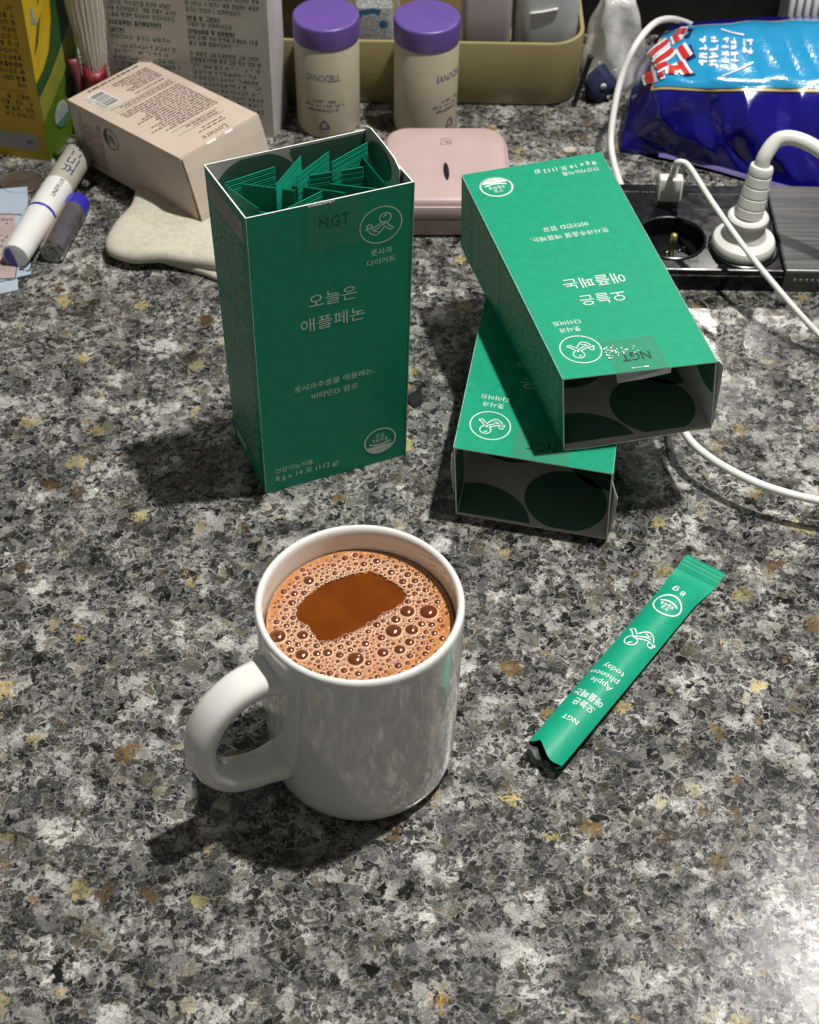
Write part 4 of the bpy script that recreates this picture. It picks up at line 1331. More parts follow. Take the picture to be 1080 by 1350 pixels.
show2('round_logo', join2(ring2(38, 30, 6.6, 0.6, 36), poly2([(38+6.4*math.cos(a), 30+6.4*math.sin(a)) for a in np.linspace(R(120), R(240), 16)]), stroke([(36, 27), (39, 35), (41, 26)], .6), stroke([(34.5, 33), (42, 28)], .5), ring2(38.5, 30, 2.2, .45, 16)), fside, mat('charcoal_ink', (0.035, 0.03, 0.032, 1), 0.5), bb, e=0.0002)

# cream cotton pouch: two soft layers
CLOTH = mat('cream_cotton', (0.54, 0.505, 0.41, 1), 0.9, 0.06, 300, 0.5, 1500, bdist=0.0006)
pch = thing('cotton_pouch', tuple(at(235, 320)), 'cream cotton pouch lying under the beige carton', 'pouch')
def blanket(outline, z0, z1, seed, name):
    """soft flat pad from an outline: rounded edge loops with small swells"""
    r_ = random.Random(seed)
    P_ = smooth_path(list(outline)+[outline[0]], 90)[:-1]
    c_ = P_.mean(0)
    loops = []
    for s_, zf in ((0.93, 0.0), (0.985, 0.12), (1.0, 0.4), (0.985, 0.68), (0.94, 0.88), (0.84, 0.97), (0.6, 1.0), (0.3, 1.02), (0.05, 1.03)):
        Q = c_+(P_-c_)*s_
        zz = z0+(z1-z0)*zf+0.0009*np.sin(Q[:, 0]*150+seed)*np.cos(Q[:, 1]*120)*zf
        loops.append(np.column_stack([Q[:, 0], Q[:, 1], zz]))
    V, F = loft(loops)
    return mk(name, V, F, CLOTH, pch, smooth=True)
o1 = [at(*q, .003)[:2] for q in [(205, 342), (260, 358), (318, 372), (352, 330), (330, 250), (250, 232), (205, 262), (190, 300)]]
blanket(o1, 0.0002, .0060, 2, 'lower_layer')
o2 = [at(*q, .009)[:2] for q in [(138, 318), (143, 331), (175, 341), (212, 340), (255, 345), (300, 352), (340, 340), (345, 270), (270, 225), (190, 240), (172, 270), (150, 297)]]
blanket(o2, .0040, .0128, 5, 'upper_layer')

# ------------------------------------------------------------------ marker, battery, card, disc
MW = mat('white_marker_plastic', (0.72, 0.72, 0.69, 1), 0.28, 0.02, 60)
NAVY = mat('blue_ink_plastic', (0.030, 0.026, 0.36, 1), 0.35, 0.03)
TAUPE = mat('taupe_label', (0.40, 0.375, 0.31, 1), 0.4, 0.03)
ma, mb_ = at(20, 338, .0092), at(116, 186, .0092)
md = (mb_-ma)/np.linalg.norm(mb_-ma)
mkr = thing('board_marker', tuple((ma+mb_)/2*np.array([1, 1, 0])), 'white whiteboard marker with blue band lying beside the battery', 'marker')
def rod(prof, O, d, n=40, cap0=True, cap1=True):
    d = np.array(d)/np.linalg.norm(d)
    s = np.cross(d, (0, 0, 1))
    s /= np.linalg.norm(s)
    u = np.cross(s, d)
    a = np.linspace(0, 2*np.pi, n, endpoint=False)
    return loft([np.asarray(O)+d*t_+np.outer(np.cos(a)*r, s)+np.outer(np.sin(a)*r, u) for r, t_ in prof], cap0, cap1)
V, F = rod([(.0068, .0), (.0076, .0003), (.0080, .003), (.0090, .038), (.0091, .0385)], ma, md, 40, True, True)
capm = mk('cap', V, F, MW, mkr, smooth=True, auto=40)
sd0 = np.cross(md, (0, 0, 1))
su0 = np.cross(sd0, md)
arc_ = [ma-md*.0003+(sd0*math.cos(a)+su0*math.sin(a))*.0064 for a in np.linspace(R(115), R(275), 18)]
mk('blue_tip', arc_+[p-md*.0004 for p in arc_], [tuple(range(18)), tuple(range(35, 17, -1))]+[(i, (i+1) % 18, 18+(i+1) % 18, 18+i) for i in range(18)], NAVY, capm)
V, F = rod([(.0092, .0385), (.0094, .0388), (.0094, .0402), (.0092, .0406)], ma, md)
mk('blue_band', V, F, NAVY, mkr, smooth=True, auto=40)
V, F = rod([(.0090, .0406), (.0090, .0680)], ma, md)
barrel = mk('barrel', V, F, MW, mkr, smooth=True, auto=40)
V, F = rod([(.00895, .0680), (.00895, .103), (.0087, .105)], ma, md)
grip = mk('label_sleeve', V, F, TAUPE, mkr, smooth=True, auto=40)
sd = np.cross(md, (0, 0, 1))
su = np.cross(sd, md)
def frod(rad, t0, ang0):
    def f_(u, v, e):
        a = ang0+v/rad
        return ma+md*(t0+u)+(sd*math.cos(a)+su*math.sin(a))*(rad+e)
    return f_
show2('lettering', text2('보드마카', 0, 0, width=.032, height=.0088, weight=0.01), frod(.0090, .090, R(62)), mat('teal_navy_ink', (0.02, 0.055, 0.10, 1), 0.4), grip, e=0.0002)
show2('lettering', text2('UNEPLUS', 0, 0, width=.0175, height=.0026), frod(.0090, .0585, R(60)), INK, barrel, e=0.0002)
ba, bb2 = at(68, 333, .0073), at(105, 264, .0073)
bd = (bb2-ba)/np.linalg.norm(bb2-ba)
bt2 = thing('battery', tuple((ba+bb2)/2*np.array([1, 1, 0])), 'silver and blue AA battery lying against the marker', 'battery')
STEEL = mat('battery_steel', (0.42, 0.41, 0.39, 1), 0.22, 0.05, 60, metal=1.0)
V, F = rod([(.0, -.0002), (.0028, -.0002), (.0030, .0004), (.0050, .0004), (.0055, -.0003), (.0066, -.0003), (.0071, .0003), (.0072, .0018)], ba, bd, 36)
mk('end_cap', V, F, STEEL, bt2, smooth=True, auto=30)
V, F = rod([(.0072, .0015), (.00725, .0020), (.00725, .0400)], ba, bd, 36, False, False)
wrapm = mat('battery_wrap', (0.085, 0.080, 0.095, 1), 0.22, 0.2, 120, coat=0.6)
wr = mk('wrapper', V, F, wrapm, bt2, smooth=True)
V, F = rod([(.00728, .0395), (.00728, .0490), (.0066, .0500), (.0030, .0500), (.0028, .0512), (.0, .0512)], ba, bd, 36, False, True)
mk('blue_end', V, F, NAVY, bt2, smooth=True, auto=40)
bs = np.cross(bd, (0, 0, 1))
bu = np.cross(bs, bd)
def fbat(u, v, e):
    a = R(105)+v/.00725
    return ba+bd*u+(bs*math.cos(a)+bu*math.sin(a))*(.00725+e)
def grid2(x0, y0, x1, y1, nx, ny):
    V = [(x0+(x1-x0)*i/nx, y0+(y1-y0)*j/ny) for j in range(ny+1) for i in range(nx+1)]
    return V, [(j*(nx+1)+i, j*(nx+1)+i+1, (j+1)*(nx+1)+i+1, (j+1)*(nx+1)+i) for j in range(ny) for i in range(nx)]
show2('gold_stripe', grid2(.002, .0012, .040, .0042, 8, 5), fbat, mat('gold_print', (0.26, 0.17, 0.05, 1), 0.3), wr)
show2('orange_flash', grid2(.008, .0042, .022, .0065, 5, 4), fbat, mat('orange_print', (0.42, 0.12, 0.04, 1), 0.3), wr)
show2('grey_panel', grid2(.004, -.0070, .040, .0008, 8, 6), fbat, mat('lilac_grey_print', (0.10, 0.09, 0.11, 1), 0.25), wr)
show2('small_print', scribble(.005, -.0066, .039, .0004, 8, rg, (0.9, 1), .14), fbat, INK, wr, e=0.0003)

CARDB = mat('pale_blue_card', (0.36, 0.44, 0.53, 1), 0.45, 0.03, 60)
def sheet(name, px, z0, z1, m, label=None, cat=None, parent=None, group=None):
    P_ = [at(*q, z1) for q in px]
    n = len(P_)
    V = [p*np.array([1, 1, 0])+[0, 0, z0] for p in P_]+P_
    F = [tuple(range(n-1, -1, -1)), tuple(range(n, 2*n))]+[(i, (i+1) % n, n+(i+1) % n, n+i) for i in range(n)]
    o = mk(name, V, F, m, parent, base=None if parent else tuple(np.mean(V, axis=0)))
    if label:
        props(o, label, cat, group)
    return o
# loops run anticlockwise seen from above
sheet('card', [(-60, 400), (24, 382), (21, 330), (-60, 330)], .0003, .0009, mat('pale_blue_under_card', (0.38, 0.45, 0.52, 1), 0.45), 'pale blue card underneath the printed blue card', 'card')
cardp = sheet('printed_card', [(-60, 384), (41, 361), (36, 246), (-60, 254)], .0011, .0020, CARDB, 'pale blue card with pink panel lying half under the marker', 'card')
pnl = sheet('pink_panel', [(-60, 372), (16, 366), (20, 362), (20, 284), (16, 280), (-60, 284)], .0018, .0022, mat('dusty_pink_print', (0.42, 0.33, 0.31, 1), 0.45), parent=cardp)
def fcard(u, v, e):
    return at(0, 320, .0022)+np.array([u*.001, v*.001, e])
show2('panel_outline', join2(stroke([(-30, 27.5), (9.2, 27.5), (10.4, 26), (16.8, -31.5), (16, -33), (-30, -36)], 0.55)), lambda u, v, e: fcard(u-2.0, v, e), mat('dark_ink', (0.05, 0.05, 0.07, 1), 0.5), pnl, e=0.0002)
show2('small_print', join2(scribble(-22, -22, 8, 8, 7, rg, (0.6, 1), .2), scribble(-22, 13, 4, 24, 3, rg, (0.6, 1), .2)), fcard, mat('blue_grey_dark_ink', (0.06, 0.09, 0.14, 1), 0.5), pnl, e=0.0002)
show2('edge_print', scribble(15.5, -27, 19.5, -10, 3, rg, (1, 1), .2), fcard, INK, cardp, e=0.0001)
dc = at(28, 243, 0)
V, F = lathe([(.0, .0002), (.0118, .0002), (.0122, .0008), (.0122, .0016), (.0117, .0021), (.0108, .0017), (.0, .0017)], dc[0], dc[1], 0, 48)
props(mk('disc', V, F, mat('brown_metal', (0.115, 0.085, 0.065, 1), 0.35, 0.15, 200, metal=0.4), None, base=tuple(dc), smooth=True, auto=40), 'thin brown round disc lying beside the yellow carton', 'disc')

# ------------------------------------------------------------------ knitted work glove behind
KNIT = NT('white_knit')
tcn = KNIT.n('ShaderNodeTexCoord').outputs['Object']
wv = KNIT.n('ShaderNodeTexWave', wave_type='BANDS', bands_direction='X')
KNIT.set(wv.inputs['Vector'], tcn)
wv.inputs['Scale'].default_value = 260
wv.inputs['Distortion'].default_value = 3
KNIT.set(KNIT.b.inputs['Base Color'], KNIT.mix(wv.outputs['Fac'], (0.40, 0.37, 0.29, 1), (0.64, 0.61, 0.52, 1)))
KNIT.b.inputs['Roughness'].default_value = 0.9
KNIT.bump(wv.outputs['Fac'], 0.6, 0.0008)
RUB = mat('red_rubber', (0.22, 0.018, 0.022, 1), 0.4, 0.25, 200, 0.5, 500)
gb = at(118, 118, 0)
gbx, gby = -.2005, .8795
glv = thing('work_glove', (gbx, gby, 0), 'white knitted glove with red rubber coating behind the beige carton', 'glove')
loops = []
for j in range(26):
    s_ = j/25
    zz = .024+.105*s_
    hx = .0045+.0058*min(1, s_/0.55)+.0010*s_
    hy = .003+.0040*math.sin(min(1, s_*1.3)*math.pi/2)
    a = np.linspace(0, 2*np.pi, 96, endpoint=False)
    rr = 1+0.045*np.sin(a*22+0.6*math.sin(j*.3))+0.05*np.sin(a*3+j*.2)
    loops.append(np.stack([gbx+.004*(1-s_)+hx*rr*np.cos(a), gby-.004*(1-s_)**2+hy*rr*np.sin(a), np.full(96, zz)], 1))
V, F = loft(loops)
mk('knitted_back', V, F, KNIT.m, glv, smooth=True)
loops = []
for j in range(12):
    s_ = j/11
    zz = .0005+.046*s_
    a = np.linspace(0, 2*np.pi, 48, endpoint=False)
    rr = 1+0.06*np.sin(a*7+j)
    hx = .0092-.002*s_
    loops.append(np.stack([gbx+.0035+hx*rr*np.cos(a), gby-.006+(.0062)*rr*np.sin(a), zz+.003*np.cos(a*2)*s_], 1))
V, F = loft(loops)
mk('red_palm', V, F, RUB, glv, smooth=True)
V, F = tube(smooth_path([(gbx-.0095, gby-.005, .052), (gbx-.0070, gby-.006, .036), (gbx-.004, gby-.007, .014), (gbx-.003, gby-.007, .003)], 16), .0030, 12, (0, 1, 0), .8)
mk('finger', V, F, mat('dusty_rose_rubber', (0.25, 0.055, 0.075, 1), 0.45), glv, smooth=True)

# ------------------------------------------------------------------ power strip, plugs and cords
BLK = mat('black_gloss_plastic', (0.006, 0.006, 0.009, 1), 0.16, 0.1, 60, spec=0.35)
BLK2 = mat('black_plastic', (0.012, 0.012, 0.013, 1), 0.35, 0.1, 60)
BRUSH = NT('grey_brushed_panel')
tcn = BRUSH.n('ShaderNodeTexCoord').outputs['Object']
mp = BRUSH.n('ShaderNodeMapping')
BRUSH.set(mp.inputs['Vector'], tcn)
mp.inputs['Scale'].default_value = (12, 420, 1)
nzb = BRUSH.noise(mp.outputs[0], 1.0, 5, 0.6).outputs[0]
BRUSH.set(BRUSH.b.inputs['Base Color'], BRUSH.mix(BRUSH.step(nzb, 0.3, 0.7), (0.030, 0.030, 0.032, 1), (0.115, 0.113, 0.112, 1)))
BRUSH.b.inputs['Roughness'].default_value = 0.32
SZ = .0145
ps = thing('power_strip', (0.18, .766, 0), 'black power strip with round sockets and a grey brushed end module', 'power strip')
def slab(x0, x1, y0_, y1_, z0, z1, bev, shear=0.0):
    loops = []
    for i_, zz in ((0, z0), (0, z1-bev), (bev*.35, z1-bev*.3), (bev, z1)):
        loops.append([(x0+i_-shear*(y0_-.766), y0_+i_, zz), (x1-i_-shear*(y0_-.766), y0_+i_, zz), (x1-i_-shear*(y1_-.766), y1_-i_, zz), (x0+i_-shear*(y1_-.766), y1_-i_, zz)])
    return loft(loops)
s1 = at(885, 314, SZ)
s2 = at(980, 326, SZ)
V, F = slab(.100, .2085, .7262, .8085, .0, SZ, .0012)
frame_ = mk('housing', V, F, BLK, ps)
Vc, Fc = lathe([(.0188, SZ-.0115), (.0188, SZ+.01)], s1[0], s1[1], 0, 56)
cut = mk('socket_cutter', Vc, Fc, BLK, ps)
md_ = frame_.modifiers.new('well', 'BOOLEAN')
md_.object, md_.solver = cut, 'EXACT'
bpy.context.view_layer.update()
newm = bpy.data.meshes.new_from_object(frame_.evaluated_get(bpy.context.evaluated_depsgraph_get()))
frame_.modifiers.clear()
frame_.data = newm
newm.name = 'housing'
bpy.data.objects.remove(cut)
V, F = slab(.2092, .34, .7262, .8085, .0, SZ+.0006, .0012)
gm_ = mk('brushed_module', V, F, BRUSH.m, ps)
for i in range(9):
    V, F = rod([(.0009, 0), (.0009, .0003)], (.2155+i*.0033, .7262, .0085), (0, -1, 0), 10)
    mk('vent_dot', V, F, mat('grey_dot', (0.30, 0.30, 0.30, 1), 0.4), gm_)
mk('edge_trim', [(.1015, .7258, .0104), (.2080, .7258, .0104), (.2080, .7258, .0114), (.1015, .7258, .0114)], [(0, 1, 2, 3)], mat('silver_line', (0.32, 0.32, 0.33, 1), 0.25, 0.5, 260, metal=0.6), ps)
fst = plane_map((.10, .7262, SZ), (1, 0, 0), (0, 1, 0))
show2('small_print', join2(scribble(.016, .0730, .042, .0746, 1, rg, (1, 1), .16), scribble(.062, .0718, .102, .0732, 1, rg, (.95, 1), .16), scribble(.064, .0565, .082, .0578, 1, rg, (1, 1), .16)), fst, mat('grey_ink', (0.30, 0.30, 0.32, 1), 0.4), frame_, e=0.0001)
SOCK = mat('socket_black', (0.004, 0.004, 0.005, 1), 0.25, 0.05)
# open socket: a real well with a proud rim, contacts on its floor and the earth pin
V, F = lathe([(.0203, .0001), (.0202, .0008), (.0196, .0011), (.0189, .0008), (.0186, .0), (.0183, -.0112), (.0, -.0113)], s1[0], s1[1], SZ, 56, False, True)
so = mk('socket', V, F, SOCK, ps, smooth=True, auto=40)
V, F = rod([(.0016, 0), (.0017, .010), (.0021, .0125), (.0019, .0158), (.0012, .0165)], (s1[0]+.0005, s1[1]-.0035, SZ-.0112), (.03, .04, 1), 12)
mk('earth_pin', V, F, mat('brass_contact', (0.42, 0.34, 0.10, 1), 0.3, metal=0.6), so, smooth=True)
for dx, dy in ((.0065, .003), (.0095, .006), (-.001, .001)):
    V, F = lathe([(.0, .0010), (.0010, .0008), (.0012, .0001)], s1[0]+dx, s1[1]+dy, SZ-.0112, 10, True, False)
    mk('contact', V, F, STEEL, so, smooth=True)
V, F = lathe([(.0203, .0001), (.0202, .0008), (.0196, .0011), (.0189, .0004), (.0, .0003)], s2[0], s2[1], SZ, 48, False, True)
mk('socket', V, F, SOCK, ps, smooth=True, auto=40)
PLW = mat('white_plug_plastic', (0.66, 0.66, 0.61, 1), 0.32, 0.03, 60)
# round mains plug
pg = thing('mains_plug', (s2[0], s2[1], SZ), 'white round mains plug with thick cord in the power strip', 'plug')
px_, py_ = s2[0]-.0005, s2[1]+.0005
V, F = lathe([(.0178, .0006), (.0181, .0016), (.0179, .0050), (.0170, .0066), (.0124, .0088), (.0110, .0125), (.0100, .0180), (.0096, .0185)], px_, py_, SZ, 48)
mk('plug_body', V, F, PLW, pg, smooth=True, auto=35)
V, F = lathe([(.0090, .0180), (.0114, .0186), (.0118, .0198), (.0115, .0214), (.0104, .0224), (.0075, .0226)], px_, py_, SZ, 44)
mk('collar', V, F, PLW, pg, smooth=True, auto=35)
lean = np.array([.11, .16, 1.0])
lean /= np.linalg.norm(lean)
bs_ = np.array([px_, py_, SZ+.0222])
prf = [(.0082, 0)]
for i in range(4):
    prf += [(.0080-.0004*i, .0050+.0064*i), (.0075-.0004*i, .0055+.0064*i), (.0075-.0004*i, .0059+.0064*i), (.0079-.0004*i, .0064+.0064*i)]
prf += [(.0068, .0285), (.0062, .0300), (.0048, .0304)]
V, F = rod(prf, bs_, lean, 32)
mk('strain_relief', V, F, PLW, pg, smooth=True, auto=35)
tip = bs_+lean*.0290
P_ = smooth_path([tip, tip+lean*.007, tip+np.array([.008, .006, .0145]), tip+np.array([.020, .004, .0150]), tip+np.array([.036, -.006, .0100]), tip+np.array([.052, -.020, .0000]), tip+np.array([.070, -.040, -.014]), tip+np.array([.095, -.068, -.030])], 60)
V, F = tube(P_, .0042, 16, (1, 0, 0))
mk('cord', V, F, PLW, pg, smooth=True)
# USB plug and thin cable
CAB = mat('white_cable', (0.70, 0.70, 0.66, 1), 0.4, 0.03, 60)
u0 = at(880, 270, SZ)
usb = thing('usb_plug', tuple(u0), 'small white USB plug with thin cable in the power strip', 'plug')
V, F = prism(u0[0], u0[1], .0058, .0020, .0004, [(0, SZ), (0, SZ+.005)])
mk('metal_tip', V, F, STEEL, usb)
V, F = loft([lift(rrect(u0[0], u0[1]+.0006*k_, .0070-i_, .0036-i_, .0014, 6), SZ+zz) for i_, zz, k_ in ((.0006, .0044, 0), (0, .0052, 0), (0, .0185, 1), (.0004, .0192, 1), (.0012, .0195, 1))])
mk('plug_body', V, F, PLW, usb, smooth=True, auto=40)
ub = np.array([u0[0]+.0006, u0[1]+.0010, SZ+.0190])
P_ = smooth_path([ub, ub+[.0010, .001, .006], at(893, 214, .0475), at(902, 214, .0480), at(912, 224, .0470), at(940, 268, .0420), at(985, 331, .0350), at(1030, 386, .0260), at(1060, 420, .0180), at(1085, 446, .0110), at(1125, 482, .0035), at(1180, 520, .0022)], 90)
V, F = tube(P_, .0017, 12, (1, 0, 0))
mk('cable', V, F, CAB, usb, smooth=True)
V, F = rod([(.0020, 0), (.0024, .001), (.0019, .008)], ub-[0, 0, .001], (.10, .06, 1), 16)
mk('cable_boot', V, F, PLW, usb, smooth=True)
# the long white cable running behind and under the upper carton
pts = [at(930, 42, .030), at(902, 29, .045), at(880, 25, .060), at(860, 33, .066), at(838, 60, .062), at(820, 100, .048), at(809, 150, .032), at(805.5, 190, .020), at(812, 225, .0125), at(824, 258, .009), at(840, 300, .0075), at(862, 380, .010), at(884, 470, .017), at(896, 545, .0195), at(908, 578, .0195), at(940, 606, .019), at(985, 631, .0185), at(1030, 648, .018), at(1085, 661, .0175), at(1130, 668, .017)]
P_ = smooth_path(pts, 140)
V, F = tube(P_, .00205, 12, (1, 0, 0))
props(mk('charging_cable', V, F, CAB, None, base=tuple(at(826, 262)), smooth=True), 'long thin white cable curving past the blue snack bag and under the top carton', 'cable')

# ------------------------------------------------------------------ blue snack bag
BAG = mat('royal_blue_foil', (0.006, 0.004, 0.175, 1), 0.17, 0.1, 40, 0.10, 90, coat=0.5, bdist=0.002)
SKY = mat('sky_blue_foil', (0.012, 0.27, 0.52, 1), 0.22, 0.05, 60, 0.3, 140, coat=0.5, bdist=0.0015)
GOLDL = mat('tan_border', (0.47, 0.34, 0.13, 1), 0.3, 0.04)
sb = thing('snack_bag', tuple(at(960, 150)), 'shiny royal blue snack bag with sky blue label, behind the power strip', 'snack bag')
# control net of the puffed bag: rows from the near bottom seam over the ridge to the far top
net_u = [0, .08, .25, .55, 1]
net_v = [0, .2, .4, .6, .85, 1]
net = [[(818, 196, .003), (862, 200, .004), (930, 215, .004), (1030, 243, .004), (1200, 285, .004)],
       [(822, 170, .012), (858, 165, .022), (930, 172, .026), (1030, 185, .028), (1200, 205, .028)],
       [(828, 140, .020), (862, 120, .042), (930, 121, .047), (1030, 122, .049), (1200, 126, .050)],
       [(838, 100, .028), (862, 92, .048), (930, 93, .054), (1030, 92, .056), (1200, 92, .056)],
       [(856, 62, .038), (872, 52, .048), (930, 44, .055), (1030, 38, .058), (1200, 36, .058)],
       [(880, 38, .030), (890, 34, .036), (930, 28, .044), (1030, 22, .048), (1200, 20, .048)]]
net = np.array([[at(*q) for q in row] for row in net])
nu_, nv_ = 120, 90
def resample(P, t_old, n):
    """Catmull-Rom through P (k,3) at parameters t_old, sampled evenly"""
    P = np.asarray(P)
    Q = np.vstack([2*P[0]-P[1], P, 2*P[-1]-P[-2]])
    out = []
    for t_ in np.linspace(0, 1, n+1):
        i = min(max(np.searchsorted(t_old, t_, side='right')-1, 0), len(P)-2)
        f = (t_-t_old[i])/(t_old[i+1]-t_old[i])
        p0, p1, p2, p3 = Q[i:i+4]
        out.append(0.5*((2*p1)+(-p0+p2)*f+(2*p0-5*p1+4*p2-p3)*f*f+(-p0+3*p1-3*p2+p3)*f**3))
    return np.array(out)
rows_ = np.array([resample(r_, net_u, nu_) for r_ in net])
BG = np.stack([resample(rows_[:, i], net_v, nv_) for i in range(nu_+1)], 1)       # (nv+1, nu+1, 3)
UU, VV = np.meshgrid(np.linspace(0, 1, nu_+1), np.linspace(0, 1, nv_+1))
def tri(x):
    return np.abs((x % 1)-0.5)*2-0.5
front_ = np.sin(np.pi*np.clip(VV/0.44, 0, 1))
crease = 0.0048*tri(UU*3.1+VV*1.5+0.25*np.sin(VV*7))+0.0036*tri(UU*4.3-VV*2.2+0.2*np.sin(UU*11))+0.0016*tri(UU*9.7+VV*3.1+0.3*np.sin(VV*12))
top_ = np.sin(np.pi*np.clip((VV-0.42)/0.58, 0, 1))
BG[:, :, 1] -= front_*crease
BG[:, :, 2] += front_*crease*0.5+top_*(0.0010*np.sin(UU*30+VV*8)+0.0012*tri(UU*7+VV*2))
def bag_pt(u, v):
    x, y = min(max(u, 0), 1)*nu_, min(max(v, 0), 1)*nv_
    i, j = min(int(x), nu_-1), min(int(y), nv_-1)
    fx, fy_ = x-i, y-j
    return (BG[j, i]*(1-fx)+BG[j, i+1]*fx)*(1-fy_)+(BG[j+1, i]*(1-fx)+BG[j+1, i+1]*fx)*fy_
n_ = nu_+1
V = [p for p in BG.reshape(-1, 3)]
F = [(j*n_+i, j*n_+i+1, (j+1)*n_+i+1, (j+1)*n_+i) for j in range(nv_) for i in range(nu_)]
V += [np.array([p[0], p[1], 0.0008]) for p in V]
o_ = n_*(nv_+1)
F += [(o_+j*n_+i, o_+(j+1)*n_+i, o_+(j+1)*n_+i+1, o_+j*n_+i+1) for j in range(nv_) for i in range(nu_)]
bnd = [i for i in range(n_)]+[j*n_+nu_ for j in range(1, nv_+1)]+[nv_*n_+i for i in range(nu_-1, -1, -1)]+[j*n_ for j in range(nv_-1, 0, -1)]
F += [(a, a+o_, b+o_, b) for a, b in zip(bnd, bnd[1:]+bnd[:1])]
film_ = mk('foil_body', V, F, BAG, sb, smooth=True, auto=70)
def fbag(u, v, e):
    p = bag_pt(u, v)
    du_ = bag_pt(min(1, u+.01), v)-bag_pt(u-.01, v)
    dv_ = bag_pt(u, min(1, v+.01))-bag_pt(u, v-.01)
    nn = np.cross(du_, dv_)
    nn /= np.linalg.norm(nn)
    return p+nn*e
def gridpoly(x0, y0, x1, y1, nx=40, ny=26):
    return grid2(x0, y0, x1, y1, nx, ny)
show2('label_border', gridpoly(.075, .405, 1.0, .925, 90, 50), fbag, GOLDL, film_, e=0.0006)
lab = show2('label_panel', gridpoly(.086, .428, 1.0, .905, 90, 50), fbag, SKY, film_, e=0.0011)
RED = mat('red_print_bright', (0.52, 0.022, 0.016, 1), 0.25, coat=0.4)
WHT = mat('white_foil_print', (0.72, 0.72, 0.76, 1), 0.25, coat=0.4)
NVY = mat('navy_shadow_print', (0.006, 0.012, 0.075, 1), 0.3)
def dense(m, n=3):
    V, F = [tuple(p) for p in m[0]], list(m[1])
    for _ in range(n):
        NF = []
        for f in F:
            if len(f) == 4:
                ids = list(f)
                mids = []
                for a, b in zip(ids, ids[1:]+ids[:1]):
                    V.append(((V[a][0]+V[b][0])/2, (V[a][1]+V[b][1])/2))
                    mids.append(len(V)-1)
                V.append((sum(V[i][0] for i in ids)/4, sum(V[i][1] for i in ids)/4))
                c_ = len(V)-1
                for i in range(4):
                    NF.append((ids[i], mids[i], c_, mids[i-1]))
            else:
                NF.append(f)
        F = NF
    return V, F
BFLAT, BU, BV = BG.reshape(-1, 3)-np.array([0, 0, CAMH]), UU.ravel(), VV.ravel()
BN = BFLAT/np.linalg.norm(BFLAT, axis=1)[:, None]
def bag_uv(px, py):
    """spot on the bag's surface that the photograph shows at (px, py)"""
    r_ = at(px, py)-np.array([0, 0, CAMH])
    i = int(np.argmax(BN@(r_/np.linalg.norm(r_))))
    return BU[i], BV[i]
# brand lettering: thick slanted strokes, red on white with a navy shade
def zoompt(x, y):
    return (850+x/14.4, 35+y/14.4)
strokes = [[(640, 150), (800, 150)], [(600, 190), (640, 330)], [(680, 420), (820, 640)], [(440, 320), (250, 500), (130, 610)], [(540, 480), (380, 600), (230, 750)], [(650, 720), (790, 960)], [(500, 800), (520, 940)], [(560, 840), (650, 820)], [(140, 890), (190, 1070)], [(430, 760), (270, 850)], [(390, 920), (310, 960)]]
def bagstroke(pts, w):
    q = smooth_path([np.array(bag_uv(*zoompt(*p))) for p in pts], 7)
    # stroke width in metres on the bag: u spans ~.2 m, v ~.1 m
    qq = [(a*0.2, b*0.105) for a, b in q]
    m_ = stroke(qq, w)
    return [(a/0.2, b/0.105) for a, b in m_[0]], m_[1]
show2('brand_shade', join2(*[bagstroke([(p[0]+70, p[1]+20) for p in s_], .0075) for s_ in (strokes[0], strokes[2], strokes[5])]), fbag, NVY, lab, e=0.0015)
show2('brand_outline', join2(*[bagstroke(s_, .0082) for s_ in strokes]), fbag, WHT, lab, e=0.0019)
show2('brand_lettering', join2(*[bagstroke(s_, .0040) for s_ in strokes]), fbag, RED, lab, e=0.0024)
# small white lettering columns
wl = []
for (xa, ya, xb, yb_), rows_, cols_ in (((922, 50, 948, 91), 4, 2), ((951, 52, 974, 86), 4, 2), ((977, 54, 993, 75), 2, 2)):
    for i in range(rows_):
        for j in range(cols_):
            bx, by = xa+(xb-xa)*(j+.5)/cols_, ya+(yb_-ya)*(i+.5)/rows_
            hw, hh = (xb-xa)/cols_*.42, (yb_-ya)/rows_*.40
            for k_ in range(2):
                y_ = by+hh*rg.uniform(-.8, .8)
                wl.append(((bx-hw, y_), (bx+hw*rg.uniform(.3, 1), y_+rg.uniform(-.6, .6))))
            x_ = bx+hw*rg.uniform(-.7, .7)
            wl.append(((x_, by-hh), (x_+rg.uniform(-.8, .8), by+hh)))
def pixstroke(p, q, w):
    a, b = np.array(bag_uv(*p)), np.array(bag_uv(*q))
    if np.allclose(a, b):
        b = b+[.004, 0]
    m_ = stroke([(a[0]*.2, a[1]*.105), ((a[0]+b[0])*.1, (a[1]+b[1])*.0525), (b[0]*.2, b[1]*.105)], w)
    return [(x/.2, y/.105) for x, y in m_[0]], m_[1]
show2('lettering', join2(*[pixstroke(p, q, .0013) for p, q in wl], pixstroke((951, 102), (992, 84), .0011), pixstroke((950, 41), (982, 48), .0011)), fbag, WHT, lab, e=0.0016)
# left crimped end and bottom seam, its lilac highlight put into the colour
sm = MB()
for i in range(60):
    a, b = bag_pt(.1+.9*i/60, 0.0), bag_pt(.1+.9*(i+1)/60, 0.0)
    out = np.array([-.12, -1, 0])
    sm.add([a+[0, 0, .0004], b+[0, 0, .0004], b+out*.0022-[0, 0, .0016], a+out*.0022-[0, 0, .0016]], [(0, 1, 2, 3)])
sm.make('bottom_seam', mat('seam_highlight_lilac', (0.16, 0.13, 0.33, 1), 0.3), sb)

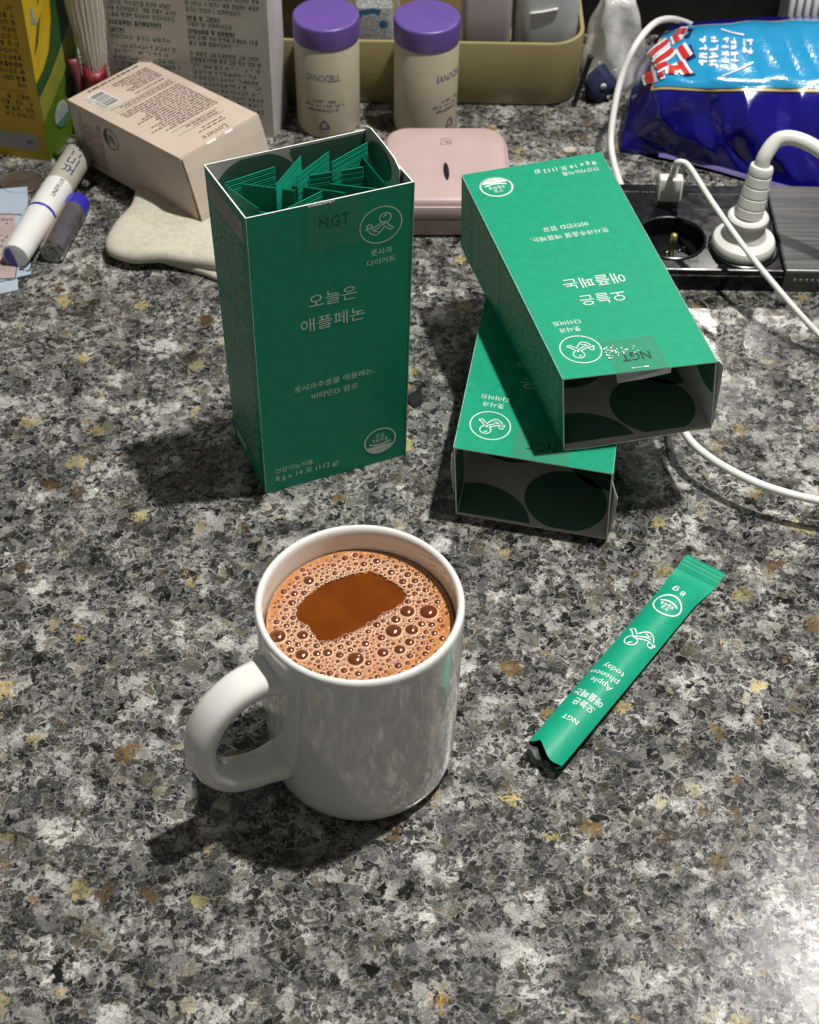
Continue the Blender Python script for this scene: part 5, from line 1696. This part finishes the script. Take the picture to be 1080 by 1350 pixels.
# ------------------------------------------------------------------ clutter between tray and bag
k = NT('crumpled_clear_bag')
k.b.inputs['Base Color'].default_value = (0.80, 0.80, 0.77, 1)
k.b.inputs['Roughness'].default_value = 0.2
k.b.inputs['Alpha'].default_value = 0.62
tcn = k.n('ShaderNodeTexCoord').outputs['Object']
k.bump(k.noise(tcn, 70, 3, 0.5).outputs[0], 0.4, 0.004)
pbc = at(800, 120, 0)
cbx, cby = .1290, .953
loops = []
rr_ = random.Random(21)
for j in range(16):
    zz = .0005+.058*j/15
    a = np.linspace(0, 2*np.pi, 28, endpoint=False)
    rad = (.0215*(1-0.45*(j/15)**2))*np.array([1+.16*math.sin(t_*4+j*.35)+.07*math.sin(t_*7-j*.6) for t_ in a])
    loops.append(np.stack([cbx+rad*.85*np.cos(a), cby+rad*np.sin(a), np.full(28, zz)], 1))
V, F = loft(loops)
props(mk('plastic_bag', V, F, k.m, None, base=(cbx, cby, 0), smooth=True), 'crumpled clear plastic bag between the olive tray and the snack bag', 'plastic bag')
nb = at(786, 138, 0)
nbx, nby = .1185, .925
loops = []
for j in range(10):
    s_ = j/9
    a = np.linspace(0, 2*np.pi, 24, endpoint=False)
    rad = .0105*math.sin(math.pi*(0.22+0.70*s_))*(1+.17*np.sin(a*3+j*.5)+.09*np.sin(a*7-j))
    loops.append(np.stack([nbx+rad*np.cos(a), nby+rad*.8*np.sin(a), np.full(24, .0003+.021*s_)+.003*s_*np.sin(a*2)], 1))
V, F = loft(loops)
nt_ = thing('fabric_bundle', (nbx, nby, 0), 'small navy bundle with white dots beside the olive tray', 'bundle')
nbd = mk('navy_cloth', V, F, mat('navy_cloth', (0.010, 0.014, 0.055, 1), 0.8, 0.1, 300, 0.3), nt_, smooth=True)
for ax, zz in ((-1.35, .0125), (-0.75, .004), (-2.3, .0135)):
    V, F = lathe([(.0, .0009), (.0016, .0006), (.0021, .0)], 0, 0, 0, 14)
    Q = np.array(V)
    o3 = np.array([nbx+.0086*math.cos(ax), nby+.0070*math.sin(ax), zz])
    nn = np.array([math.cos(ax), math.sin(ax), 0.2])
    nn /= np.linalg.norm(nn)
    e1 = np.cross(nn, (0, 0, 1))
    e1 /= np.linalg.norm(e1)
    mk('white_dot', frame(Q, o3, e1, np.cross(nn, e1), nn), F, mat('white_cloth', (0.6, 0.6, 0.6, 1), 0.8), nbd, smooth=True)
pn0, pn1 = at(757, 138, .0012), at(779, 74, .036)
V, F = rod([(.0008, 0), (.0016, .002), (.0017, .020), (.0017, np.linalg.norm(pn1-pn0)-.003), (.0024, np.linalg.norm(pn1-pn0))], pn0, pn1-pn0, 16)
props(mk('pen', V, F, BLK2, None, base=tuple(pn0), smooth=True, auto=40), 'slim black pen leaning beside the olive tray', 'pen')

# black appliance edge and woven silver mat at the very back
m = MB().box(.106, .45, 1.005, 1.10, 0.0, .075)
bx_ = m.make('appliance', BLK2, None, base=(.25, 1.05, 0))
props(bx_, 'long black appliance along the back of the counter', 'appliance')
sv = thing('ribbed_pad', (.285, .985, 0), 'white ribbed pad behind the snack bag', 'pad')
MB().box(.243, .36, .972, .998, 0, .050).make('core', mat('white_pad', (0.5, 0.5, 0.5, 1), 0.6), sv)
for i in range(22):
    V, F = tube([(.2445+i*.0052, .9715, .002), (.2445+i*.0052, .9715, .050), (.2445+i*.0052, .975, .0515), (.2445+i*.0052, .997, .0515)], .0019, 8, (1, 0, 0))
    mk('rib', V, F, mat('white_rib', (0.62, 0.62, 0.63, 1), 0.5), sv, smooth=True)

bpy.data.objects.remove(_to)
bpy.data.curves.remove(_tc)
